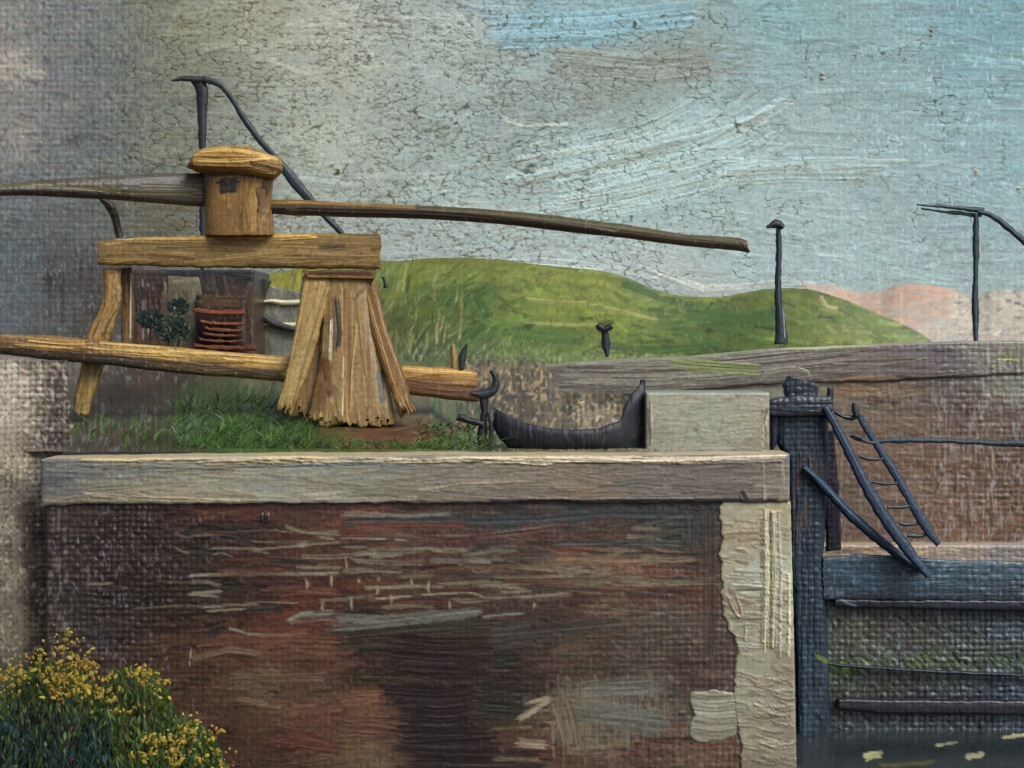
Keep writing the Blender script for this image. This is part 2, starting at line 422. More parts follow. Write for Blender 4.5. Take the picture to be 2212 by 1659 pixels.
# dark murk at the far left of the horizon
for k in range(60):
    x = random.uniform(100, 300); y = random.uniform(520, 730)
    stroke(S, [(x, y), (x + random.gauss(0, 3), y + random.uniform(30, 80))], random.uniform(10, 24), random.choice([(62, 54, 54), (74, 66, 62), (56, 50, 50), (80, 76, 72)]), a=.55, h=.4, dry=.35, thick=0)
for k in range(24):
    x = random.uniform(215, 430); y = random.uniform(440, 505)
    stroke(S, [(x, y), (x + 60, y)], random.uniform(8, 16), (90, 84, 70), a=.4, h=.3, dry=.3, thick=0)
stroke(S, [(160, 295), (170, 320)], 6, (60, 60, 62), a=.8)
specks(S, .5 * sst(180, 420, S.PX) * sst(1700, 900, S.PX) + .10, sx=7.5)
specks(S, .28 * sst(1000, 1500, S.PX), (128, 120, 104), 12, 3.2, 330, .64, .80)
specks(S, .5 * sst(1500, 2000, S.PX) + .12, (184, 200, 208), 3.4, 9, 340, .74, .86)  # pale blue specks paint thread glints, most at the right
specks(S, .5 * sst(450, 250, S.PX), (72, 72, 76), 5, 8, 350, .58, .76)
specks(S, .3 * sst(450, 250, S.PX), (160, 162, 166), 3.4, 8, 360, .72, .9)
cracks(S, 1.0, lambda x, y: -.02 + .11 * sst(260, 420, x) * sst(1700, 1300, x) - .5 * sst(300, 180, x) - .12 * sst(1500, 1900, x) - .1 * sst(80, 20, y), sx=30, sy=15)
cracks(S, .5, lambda x, y: -.02 - .5 * sst(300, 180, x) - .04 * sst(1400, 1900, x), sx=90, sy=46, seed=71, dark=(.34, .27, .2))
ticks(S, 900, (330, 0, 1250, 560), c=(104, 98, 72), a=.55)
ticks(S, 420, (1250, 0, 2212, 600), c=(120, 108, 88), L=(8, 34), a=.5, vert=.1)
for (x, y, r, c) in [(1372, 52, 11, (78, 80, 78)), (1272, 370, 11, (130, 128, 120)), (1257, 440, 9, (96, 92, 80)), (2011, 71, 8, (96, 88, 74)), (1776, 166, 9, (128, 122, 112)), (2108, 374, 8, (160, 122, 50)), (1365, 470, 7, (52, 60, 64)), (2200, 410, 6, (150, 130, 60)), (770, 125, 10, (120, 118, 110)), (800, 124, 10, (126, 122, 116)), (828, 140, 6, (160, 135, 70))]:
    stroke(S, [(x - r * .5, y), (x + r * .5, y)], r * 1.5, c, h=2.2, rag=.3, ridge=1.2)
gx = np.stack([np.interp(S.PX, [0, 300, 700, 1100, 1500, 2212], v_) for v_ in ([1.06, 1.06, 1.30, 1.24, 1.06, .94], [1.12, 1.14, 1.38, 1.35, 1.21, 1.10], [1.11, 1.10, 1.36, 1.37, 1.24, 1.15])], -1)
S.C *= gx
sky = build(S, 'sky', M_sky, amp=1.9); tag(sky, kind='structure')

# ------------------------------------------------------------------ hills
def hillsheet(top, base, Yt, Yb, x0, x1, back=20.):
    xs = dense(x0, x1, x0 - 5, x1 + 5, 2.3); n = 60
    tp = np.interp(xs, *np.array(smooth_pl(top, 2)).T); tp = tp + 2.2 * (fbm(xs / 16, xs * 0, 31) - .5)
    bs = np.interp(xs, *np.array(base, float).T)
    v = np.linspace(0, 1, n + 1)
    q = np.r_[v, 1 - np.linspace(0, 1, 7)[1:]]           # up the front, then down the back
    PX = np.broadcast_to(xs[None], (len(q), len(xs))) + 0
    PY = np.where(np.arange(len(q))[:, None] <= n, bs[None] + (tp - bs)[None] * q[:, None], bs[None] + (tp - bs)[None] * q[:, None])
    Yq = np.r_[Yb + (Yt - Yb) * v ** 1.6, Yt + back * np.linspace(0, 1, 7)[1:]]
    S = Sheet(PX, PY, Yq[:, None] + 0 * PX, np.where(np.arange(len(q)) < n - 1, 1., 0.)[:, None] + 0 * PX)
    return prep(S)

DUNE = [(1740,632,(196,172,152)),(1800,625,(206,158,132)),(1850,640,(204,150,122)),(1960,632,(208,150,120)),(2040,640,(206,156,130)),(2100,650,(190,172,158)),(2180,640,(196,182,162)),(1900,660,(196,150,124)),(2030,672,(198,160,134)),(2100,690,(196,180,158)),(2180,690,(186,170,148)),(2050,712,(188,184,172)),(2200,720,(190,176,156))]
S = hillsheet([(1600, 640), (1700, 626), (1750, 614), (1800, 616), (1850, 632), (1900, 630), (1950, 612), (2040, 618), (2080, 634), (2110, 640), (2150, 622), (2212, 630), (2300, 640), (2700, 690)], [(1600, 775), (2700, 775)], 140, 118, 1600, 2700)
S.idw(DUNE, .05, 3); scumble(S, 200, DUNE, (20, 90), (5, 14), box=(1730, 612, 2240, 730), jit=.06, a=.8, h=.7, dry=.15)
for k in range(120):
    x = random.uniform(2040, 2215); y = random.uniform(632, 722)
    stroke(S, [(x, y), (x + random.uniform(5, 16), y + random.uniform(-8, 8))], random.uniform(4, 10), random.choice([(206, 196, 176), (176, 160, 138), (196, 186, 168), (120, 104, 88), (200, 176, 150)]), h=3, ridge=1.5)
for (x, y) in [(2190, 655), (2170, 650), (2205, 660), (2060, 652)]: stroke(S, [(x, y), (x + 16, y + 2)], 8, (70, 58, 60), h=1)
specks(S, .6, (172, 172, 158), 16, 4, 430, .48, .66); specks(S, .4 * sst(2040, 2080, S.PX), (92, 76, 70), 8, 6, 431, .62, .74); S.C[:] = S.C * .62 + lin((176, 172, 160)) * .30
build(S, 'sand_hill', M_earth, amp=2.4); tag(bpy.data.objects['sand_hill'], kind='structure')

HILL = [(620,600,(140,138,48)),(830,580,(112,124,62)),(900,580,(118,130,58)),(1000,576,(124,134,60)),(1100,580,(122,130,58)),(1200,600,(132,142,64)),(1300,620,(138,146,66)),(1400,650,(122,134,58)),
 (850,640,(98,108,52)),(900,650,(86,100,48)),(960,640,(76,98,48)),(1040,640,(72,100,50)),(1100,660,(110,126,60)),(1200,660,(126,140,62)),(1300,680,(118,132,56)),(860,720,(78,88,46)),(930,740,(76,88,48)),(1040,730,(78,100,50)),(1120,720,(88,112,54)),(1200,730,(92,114,56)),(1290,740,(104,124,58)),
 (1360,620,(90,112,52)),(1440,655,(88,112,48)),(1500,650,(112,128,48)),(1600,650,(98,116,44)),(1560,690,(72,98,40)),(1660,650,(100,112,42)),(1760,640,(96,108,42)),(1460,720,(86,108,50)),(1560,730,(80,102,46)),(1640,700,(72,100,40)),(1720,690,(100,118,50)),(1800,680,(104,118,54)),(1860,690,(112,126,60)),(1930,705,(120,134,72)),(1990,715,(136,146,84)),(1700,730,(104,120,56)),(1840,725,(126,136,78))]
S = hillsheet([(262, 794), (300, 770), (350, 722), (420, 660), (520, 604), (640, 580), (815, 560), (860, 566), (905, 558), (1000, 556), (1100, 562), (1160, 572), (1240, 578), (1320, 588), (1370, 606), (1420, 628), (1470, 640), (1560, 642), (1600, 634), (1650, 624), (1700, 622), (1750, 624), (1790, 636), (1840, 652), (1880, 670), (1930, 692), (1975, 712), (2005, 730), (2020, 744)],
              [(262, 796), (2020, 796)], 112, 102, 262, 2018)
S.idw(HILL, .10, 5)
def hang(x, y): return -1.1 if x < 900 else (-.5 if x < 1060 else (.12 if x < 1500 else .22))
scumble(S, 1300, HILL, (16, 70), (4, 12), box=(560, 556, 2010, 775), jit=.13, a=.85, h=1.1, dry=.2, angfn=hang, dang=.3)
for (pts, wd, c) in [([(1140, 645), (1260, 655), (1420, 690)], 8, (158, 158, 92)), ([(1130, 695), (1230, 702), (1300, 700)], 9, (150, 156, 92)), ([(1340, 610), (1420, 640), (1500, 662)], 18, (70, 96, 48)),
                     ([(1020, 640), (1050, 690)], 34, (70, 98, 50)), ([(1110, 720), (1260, 735)], 26, (84, 112, 56)), ([(1290, 745), (1420, 758), (1560, 745)], 16, (66, 92, 48)), ([(1480, 680), (1600, 690), (1680, 672)], 26, (66, 94, 38)),
                     ([(1840, 652), (1900, 680), (1990, 704)], 8, (140, 150, 80)), ([(1420, 636), (1560, 642), (1620, 632)], 8, (136, 136, 54)), ([(1770, 640), (1785, 664), (1810, 668)], 12, (176, 170, 120)),
                     ([(900, 568), (1000, 562), (1140, 572)], 12, (116, 120, 54)), ([(1200, 586), (1340, 606)], 10, (116, 124, 50))]:
    stroke(S, pts, wd, c, a=.85, h=1.2, dry=.08)
for k in range(26):
    x = random.uniform(820, 1000); y = random.uniform(590, 730)
    stroke(S, [(x, y), (x - random.uniform(2, 16), y + random.uniform(20, 50))], random.uniform(3, 7), random.choice([(150, 146, 104), (64, 84, 44), (124, 122, 60)]), a=.7, h=1.4, dry=.1)
cracks(S, .4, lambda x, y: -.06 + 0 * x, sx=40, sy=22, seed=9)
specks(S, .45, (150, 152, 104), 4, 8, 410, .72, .86); specks(S, .35, (52, 70, 40), 5, 9, 420, .62, .8)
S.C *= np.array([.74, .74, .70])
build(S, 'hill', M_grass, amp=3.2); tag(bpy.data.objects['hill'], kind='structure')

# ------------------------------------------------------------------ ground: near bank rising from the coping, flat field behind
xs = dense(-40, 1640, -2600, 1650, 2.6)
topy = 6 * (fbm(xs / 26, xs * 0, 88) - .5) + np.interp(xs, [-2600, 60, 150, 400, 650, 900, 1000, 1178, 1212, 1350, 1404, 1640], [775, 775, 775, 770, 770, 780, 775, 780, 846, 852, 900, 944])
topY = np.interp(xs, [-2600, 1190, 1330, 1420, 1640], [30, 30, 27, 24.3, 24.0])
v = np.linspace(0, 1, 82)
frontpy = HY + (EYE - 0.0) * FPX / 20.6
fY = 20.6
PX = xs[None] + 0 * v[:, None]
YY = fY + (topY - fY)[None] * v[:, None]
zt = EYE + (HY - topy) / FPX * topY
Z = zt[None] * v[:, None] ** np.interp(xs, [930, 1050], [.8, 2.6])[None]
PY = HY + (EYE - Z) * FPX / YY
# beyond the crest: level land out to the horizon, or a bank falling to the chamber
far = np.array([34., 46., 70., 110., 168.])
rowsPX = [PX]; rowsPY = [PY]; rowsY = [YY]
for f in far:
    zf = np.where(xs < 1260, 1.3 + 0 * xs, -4.6)
    yf = np.where(xs < 1260, f, topY + .3)
    sel = -.15 * np.clip((1260 - xs) / 70, 0, 1) + -5.0 * np.clip(1 - (1260 - xs) / 70, 0, 1)
    yf = topY + (f - topY) * np.clip((1260 - xs) / 70, 0, 1) + .3
    rowsPX.append(xs[None]); rowsPY.append((HY + (EYE - sel) * FPX / yf)[None]); rowsY.append(yf[None])
# keep world x constant behind the crest for the right columns by letting the sheet follow sight lines only where hidden
PX = np.vstack(rowsPX); PY = np.vstack(rowsPY); YY = np.vstack(rowsY)
S = prep(Sheet(PX, PY, YY)); S.F = np.where(np.arange(len(PX)) < 81, 1., 0.)[:, None] * np.ones_like(PX)
GR = [(1220,860,(100,86,62)),(1330,858,(84,76,62)),(900,762,(80,100,50)),(1000,760,(82,104,52)),(1100,758,(92,114,56)),(1200,760,(110,124,70)),(960,778,(78,88,48)),(1060,782,(96,92,62)),(1140,778,(104,102,74)),(40,830,(150,142,124)),(40,920,(140,132,114)),(120,850,(96,90,80)),(110,950,(96,88,74)),(180,960,(66,60,52)),(260,850,(60,46,36)),(380,820,(62,48,38)),(220,900,(62,50,42)),(300,900,(58,46,38)),(330,830,(72,58,44)),(280,930,(62,54,40)),(340,960,(50,54,32)),(420,860,(64,78,38)),(430,930,(56,76,36)),(500,840,(70,74,44)),(500,930,(56,82,36)),
 (560,900,(56,80,38)),(560,830,(96,88,66)),(600,960,(62,86,38)),(640,860,(66,58,46)),(700,930,(74,66,38)),(740,960,(64,82,36)),(820,935,(88,60,42)),(900,940,(86,62,42)),(900,965,(72,92,40)),(940,880,(104,94,74)),(980,940,(74,92,42)),(1010,960,(80,104,44)),(1000,870,(92,82,66)),
 (1060,800,(112,98,72)),(1100,850,(94,84,66)),(1150,880,(90,82,60)),(1180,800,(86,78,66)),(1200,900,(96,84,62)),(1280,900,(150,136,108)),(1330,890,(120,108,86)),(1500,960,(150,146,130))]
S.idw(GR, .15, 44)
S.W = np.clip(S.W * 1.1 + .5 * sst(950, 1050, S.PX) * (S.PY < 960), 0, 1.3); S.dirt = .8
scumble(S, 260, GR, (14, 50), (4, 12), box=(60, 775, 1400, 985), jit=.13, a=.7, h=.5, dry=.4, ang=1.4, dang=.5)
for k in range(330):                                         # coarse tufts of bank grass
    x = random.choice([random.uniform(380, 660), random.uniform(150, 700), random.uniform(620, 680), random.uniform(930, 1060)]); y = random.uniform(850, 975) if x > 360 else random.uniform(920, 975)
    if 930 < x and y < 890: y += 40
    l = random.uniform(18, 60)
    stroke(S, smooth_pl([(x, y), (x + random.gauss(0, 4), y - l * .5), (x + random.gauss(4, 8), y - l)], 1), random.uniform(2.6, 6), random.choice([(52, 82, 34), (66, 96, 40), (44, 66, 30), (84, 112, 50), (40, 50, 28), (58, 88, 36)]), a=.85, h=1.6, ridge=.9, rag=.15)
for k in range(16):
    x = random.uniform(700, 860); y = random.uniform(925, 962)
    stroke(S, smooth_pl([(x, y), (x + 90, y + 8), (x + 160, y - 6), (x + 200, y - 34)], 1), random.uniform(3, 7), random.choice([(92, 58, 40), (74, 50, 36), (108, 76, 52)]), a=.7, h=1, dry=.2)
for k in range(60):
    x = random.uniform(1235, 1330); y = random.uniform(868, 930)
    stroke(S, [(x, y), (x + random.uniform(3, 12), y + random.uniform(-10, 10))], random.uniform(3, 7), random.choice([(188, 170, 136), (170, 150, 118), (200, 186, 156)]), a=.8, h=1.4)
for k in range(130):
    x = random.uniform(1000, 1230); y = random.uniform(775, 900)
    stroke(S, [(x, y), (x + random.gauss(0, 2), y + random.uniform(8, 26))], random.uniform(3, 6), random.choice([(60, 54, 56), (150, 130, 96), (76, 68, 62), (120, 104, 78), (48, 44, 48)]), a=.7, h=1, dry=.2)
specks(S, .7 * sst(950, 1040, S.PX), (52, 48, 52), 5, 10, 440, .5, .66); specks(S, .6 * sst(950, 1040, S.PX), (176, 152, 112), 5, 6, 450, .6, .74); specks(S, .45 * sst(480, 380, S.PX), (130, 126, 136), 4, 10, 460, .66, .8)
build(S, 'ground', M_earth, amp=6.0, up=.7); tag(bpy.data.objects['ground'], kind='structure')

# grass blades standing on the bank
V = []; F = []; C = []; k = 0; rnd = np.random.RandomState(12)
def gz(Yq): return 1.255 * max(0., (Yq - 20.6) / 9.4) ** .8
for i in range(1500):
    u_ = rnd.rand()
    if u_ < .62: px = rnd.uniform(370, 690) if rnd.rand() < .7 else rnd.uniform(110, 700); py = rnd.uniform(868, 984)
    elif u_ < .82: px = rnd.uniform(560, 920); py = rnd.uniform(955, 985)
    else: px = rnd.uniform(900, 1075); py = rnd.uniform(915, 985)
    if px < 360 and py < 915: continue
    Yq = 20.75
    while EYE - gz(Yq) > (py - HY) / FPX * Yq and Yq < 29: Yq += .05
    b = np.array([(px - CX) / FPX * Yq, Yq, gz(Yq) - .01]); h_ = rnd.uniform(.05, .20) * (1 if px < 700 else .6); w_ = rnd.uniform(.010, .024); ln = rnd.normal(.0, .07) + .04; a = rnd.uniform(-.5, .5)
    sx = np.array([math.cos(a), math.sin(a), 0]) * w_; c = lin([(50, 80, 34), (64, 96, 40), (40, 62, 30), (80, 108, 50), (36, 48, 28), (56, 88, 36), (96, 112, 62)][rnd.randint(7)])
    for t_ in (0, .4, .75, 1.):
        cpt = b + np.array([ln * t_ * t_ * 2, -.02 * t_, h_ * t_]); ww = (1 - t_ * .85)
        V += [cpt - sx * ww, cpt + sx * ww]; C += [c, c]
    for j in range(3): F.append([k + 2 * j, k + 2 * j + 1, k + 2 * j + 3, k + 2 * j + 2])
    k += 8
o = mesh_obj('grass', np.array(V), np.array(F), np.array(C), M_grass); tag(o, 'short dark green grass standing on the bank behind the coping', 'grass', kind='stuff')

# embankment at the left end of the wall, running down beside it
xs = dense(-420, 150, -2600, 150, 2.4); ys = np.arange(778, 2000, 2.6)
X, Yg = np.meshgrid(xs, ys)
zrow = np.interp(ys, [778, 2000], [0, 1]); Yq = 20.55 - 4.2 * zrow
X = X + np.where(X > 60, (X - 60) / 90 * 34 * (fbm(Yg / 26, Yg * 0, 93) - .62), 0)
S = prep(Sheet(X, Yg, Yq[:, None] + (20.75 - Yq[:, None]) * sst(-60, 92, X)))
EM = [(100,1050,(78,76,76)),(95,1150,(76,68,64)),(95,1250,(74,66,60)),(30,820,(150,142,126)),(40,900,(146,138,122)),(90,860,(138,130,114)),(30,1000,(152,144,124)),(90,960,(96,88,80)),(70,1050,(128,122,108)),(30,1150,(132,126,112)),(90,1120,(88,82,76)),(30,1250,(134,128,112)),(110,1200,(96,92,84)),(100,1300,(90,84,78)),(30,1350,(126,122,106)),(40,1500,(80,86,60)),(100,1500,(50,60,50)),(60,1640,(56,60,50))]
S.idw(EM, .06, 8); S.W[:] = 1.15 * (.85 + .3 * fbm(S.PX / 60, S.PY / 80, 5)); S.dirt = 1.0
scumble(S, 90, EM, (14, 60), (6, 16), box=(-10, 780, 150, 1500), jit=.1, a=.5, h=.2, dry=.6, ang=1.5, dang=.4, thick=0)
for k in range(40):
    x = random.uniform(90, 150); y = random.uniform(860, 1350)
    stroke(S, [(x, y), (x, y + random.uniform(20, 60))], random.uniform(8, 16), (78, 70, 72), a=.5, dry=.45, h=.2, thick=0)
specks(S, .85 * sst(20, 130, S.PX), (66, 60, 58), 6, 8, 470, .36, .62); specks(S, .5, (60, 54, 46), 6, 5, 480, .58, .72); specks(S, .5, (196, 190, 172), 5, 6, 490, .64, .8)
S.C *= 1.08
build(S, 'embankment', M_earth, amp=4.6); tag(bpy.data.objects['embankment'], kind='structure')
# yard in front of the wall foot, below the picture
X, Yg = np.meshgrid(np.linspace(-3000, 5200, 40), np.linspace(0, 1, 12))
Yv = 3.0 + 45 * Yg ** 1.5
S = prep(Sheet(X, HY + (EYE + 5.6) * FPX / Yv, Yv)); S.fill((70, 60, 48), .2); S.W[:] = 0
build(S, 'lock_bed', M_earth, amp=0); tag(bpy.data.objects['lock_bed'], kind='structure')

# ------------------------------------------------------------------ box-like masonry
def face(x0, x1, y0, y1, Y, step=2.3, dY=None):
    xs = np.linspace(x0, x1, max(3, int((x1 - x0) / step))); ys = np.linspace(y0, y1, max(3, int((y1 - y0) / step)))
    X, Yg = np.meshgrid(xs, ys)
    return prep(Sheet(X, Yg, Y if dY is None else Y + dY(X, Yg)))

def block(S, depth, name, mat, parent=None, base=None, amp=3.2, edgejit=1.2, topc=None, sidec=None):
    """turn a front sheet into a solid of given depth: front, sides, top, bottom, back in one mesh"""
    n, m = S.PX.shape
    wv = S._wv; k = np.clip(S.W, 0, 1.3)
    dirt = 1 - S.dirt * k * np.clip(.62 - wv, 0, .7) * 1.5
    C = finish(S, dirt)
    H = (k * wv * amp + S.H * 1.15) * S.F
    # fade the relief on the rim so that the edges close, and let them wander
    r = np.minimum(np.minimum(np.arange(n)[:, None], n - 1 - np.arange(n)[:, None]), np.minimum(np.arange(m)[None], m - 1 - np.arange(m)[None]))
    H = H * np.clip(r / 2., .0, 1) - np.clip(2 - r, 0, 2) * .8
    Yd = S.Y
    X = (S.PX - CX) / FPX * Yd; Z = EYE + (HY - S.PY) / FPX * Yd
    F0 = np.stack([X, Yd - H * Yd / FPX, Z], -1)
    def rim(A): return np.concatenate([A[0, :], A[1:, -1], A[-1, -2::-1], A[-2:0:-1, 0]])
    idx = np.arange(n * m).reshape(n, m)
    ri = rim(idx); R = rim(F0); RC = rim(C)
    L = len(ri); ks = [.04, .35, .7, 1.0]
    V = [F0.reshape(-1, 3)]; CC = [C.reshape(-1, 3)]; quads = [np.stack([idx[:-1, :-1], idx[:-1, 1:], idx[1:, 1:], idx[1:, :-1]], -1).reshape(-1, 4)]
    side = np.zeros(L); side[:m] = 1          # top run
    prev = ri; start = n * m
    for kk in ks:
        R2 = R.copy(); R2[:, 1] += depth * kk
        cc = RC.copy()
        if topc is not None: cc[side > 0] = lin(topc) * (.9 + .2 * vn(np.arange(int(side.sum())) / 7., kk * 9, 4))[:, None]
        if sidec is not None: cc[side == 0] = lin(sidec)
        V.append(R2); CC.append(cc); cur = start + np.arange(L); start += L
        a, b = prev, np.roll(prev, -1); c, d = np.roll(cur, -1), cur
        quads.append(np.stack([b, a, d, c], -1)); prev = cur
    V.append(R2.mean(0)[None]); CC.append(cc.mean(0)[None])
    F3 = np.stack([np.roll(prev, -1), prev, np.full(L, start)], -1)
    return mesh_mixed(name, np.vstack(V), np.vstack(quads), F3, np.vstack(CC), mat, parent, base)

# far lock wall --------------------------------------------------
FW = [(1200,800,(92,86,82)),(1250,830,(120,118,104)),(1350,800,(112,108,98)),(1450,790,(120,118,104)),(1500,800,(128,132,92)),(1560,800,(108,106,92)),(1300,860,(84,76,70)),(1500,830,(116,114,100)),(1640,780,(108,104,96)),(1640,820,(112,110,98)),(1700,770,(110,104,96)),(1750,800,(118,114,102)),(1850,770,(112,106,98)),(1900,800,(104,98,92)),(1980,760,(100,96,96)),(2060,770,(92,86,88)),(2120,760,(128,126,118)),(2180,770,(134,132,116)),(2195,830,(120,124,112)),
 (1850,840,(116,90,66)),(1920,840,(110,86,66)),(1850,880,(102,88,74)),(1950,890,(98,82,70)),(2040,850,(84,76,76)),(2100,880,(88,72,66)),(2180,900,(94,78,70)),(1900,930,(104,80,62)),(2000,930,(98,78,64)),(2100,960,(98,76,62)),(2180,960,(92,72,60)),(1850,1000,(106,82,68)),(1930,1010,(102,76,60)),(2030,1020,(104,78,60)),(2150,1020,(98,76,62)),(1850,1080,(98,80,68)),(1970,1080,(104,82,66)),(2080,1090,(108,78,60)),(2180,1080,(96,72,58)),(1850,1150,(92,72,62)),(1940,1140,(96,76,64)),(2060,1150,(112,82,62)),(2180,1150,(104,76,60))]
fw = thing('brick_wall', 'far brown brick lock wall with grey stone coping beyond the ladder and gate', 'wall', 1900, 1190, 34)
def topshape(xs): return np.interp(xs, [1180, 1260, 1500, 1700, 2000, 2100, 2300, 4200], [792, 782, 770, 752, 740, 737, 736, 736])
xs = dense(1180, 2240, 1178, 4200, 2.3); v = np.linspace(0, 1, 42)
tp = topshape(xs) + 2 * (fbm(xs / 20, xs * 0, 5) - .5); bt = np.interp(xs, [1180, 1400, 1700, 1900, 2300, 4200], [868, 850, 826, 824, 800, 800]) + 6 * (fbm(xs / 40, xs * 0, 8) - .5)
S = prep(Sheet(xs[None] + 0 * v[:, None], tp[None] + (bt - tp)[None] * v[:, None], 33.9)); S.idw(FW, .06, 14); S.C *= np.array([1.16, 1.22, 1.25])
scumble(S, 230, FW, (60, 190), (4, 11), box=(1190, 742, 2230, 862), jit=.10, a=.75, h=.55, dry=.2, ang=-.02, dang=.05)
for k in range(26):
    y = 785 + random.uniform(0, 60); x = random.uniform(1195, 1400)
    stroke(S, smooth_pl([(x, y), (x + 150, y + 2), (x + 330, y - 14), (x + 480, y - 30)], 1), random.uniform(2.5, 5), random.choice([(80, 76, 74), (140, 140, 124), (134, 130, 116), (76, 72, 70)]), a=.7, h=.6, rag=.1)
stroke(S, [(1450, 782), (1500, 790), (1640, 800)], 26, (122, 136, 74), a=.7, dry=.35, h=1)
for pts in ([(1250, 772), (1340, 768), (1480, 765)], [(1640, 752), (1760, 752), (1900, 742)], [(1700, 746), (1850, 744), (2010, 736)]): stroke(S, pts, 7, (164, 168, 124), a=.9, h=1.6)
stroke(S, smooth_pl([(1640, 820), (1670, 800), (1720, 795), (1750, 808)], 2), 7, (150, 146, 122), a=.9, h=1.8)
for k in range(30):
    x = random.uniform(2100, 2215); y = random.uniform(745, 790)
    stroke(S, [(x, y), (x + random.gauss(0, 2), y + random.uniform(20, 50))], random.uniform(5, 9), random.choice([(150, 148, 136), (112, 108, 104), (128, 124, 112)]), a=.7, h=.8, dry=.3)
for (x, y, c) in [(2170, 772, (146, 150, 96)), (2196, 854, (170, 176, 130)), (2190, 812, (130, 140, 116))]: stroke(S, [(x - 16, y), (x + 30, y + 3)], 11, c, h=1.6)
block(S, 1.2, 'coping', M_stone, fw, amp=3, topc=(150, 148, 128))
xs = dense(1640, 2240, 1500, 4200, 2.3); v = np.linspace(0, 1, 190)
tpw = np.interp(xs, [1180, 1400, 1700, 1900, 2300, 4200], [866, 848, 822, 820, 796, 796])
S = prep(Sheet(xs[None] + 0 * v[:, None], tpw[None] + (1290 - tpw)[None] * v[:, None], 34.0)); S.idw(FW, .10, 15)
scumble(S, 460, FW, (20, 110), (5, 14), box=(1790, 822, 2230, 1190), jit=.10, a=.7, h=.7, dry=.35, ang=0, dang=.12)
for k in range(150):
    x = random.uniform(2020, 2215); y = random.uniform(830, 1170)
    stroke(S, [(x, y), (x + random.gauss(0, 2), y + random.uniform(10, 36))], random.uniform(4, 7), random.choice([(134, 128, 132), (122, 92, 76), (70, 56, 52), (110, 104, 108), (140, 120, 104)]), a=.6, h=1.4, dry=.25)
for k in range(60):
    x = random.uniform(1810, 2050); y = random.uniform(870, 1170)
    stroke(S, [(x, y), (x + random.gauss(0, 2), y + random.uniform(14, 40))], random.uniform(3, 6), random.choice([(140, 112, 96), (86, 62, 54), (128, 104, 90)]), a=.5, h=1.2, dry=.25)
specks(S, .40 * sst(1850, 2100, S.PX) + .12, (146, 138, 136), 4, 18, 520, .62, .80); S.C[:] = (S.C * .85 + S.C.mean(-1, keepdims=True) * .15) * np.array([1.18, 1.24, 1.17])  # pale specks paint bright thread glints on the wall
block(S, 1.2, 'wall', M_brick, fw, amp=3.6)
S = face(1760, 3600, 1176, 1300, 33.6); S.idw([(1900,1180,(150,130,108)),(2000,1185,(156,142,122)),(2100,1190,(146,136,126)),(2200,1192,(140,134,128)),(1850,1180,(110,92,74))], .08, 3)
scumble(S, 60, [(1900,1190,(150,130,108)),(2000,1190,(166,150,128)),(2200,1196,(140,134,128))], (40, 120), (4, 9), box=(1800, 1176, 2220, 1206), jit=.08, a=.8, h=1.2)
block(S, .5, 'ledge', M_stone, fw, topc=(160, 150, 132))
# land behind the far wall
X, v = np.meshgrid(dense(1180, 2240, 1100, 5000, 12), np.linspace(0, 1, 14))
tz = EYE + (HY - topshape(X)) / FPX * 33.9 - .03
Yv = 34.6 + 133 * v ** 2
S = prep(Sheet(X, HY + (EYE - (tz + (-.15 - tz) * v ** .25)) * FPX / Yv, Yv)); S.fill((112, 122, 66), .15); S.W[:] = .3
build(S, 'field', M_grass, amp=1); tag(bpy.data.objects['field'], kind='structure')

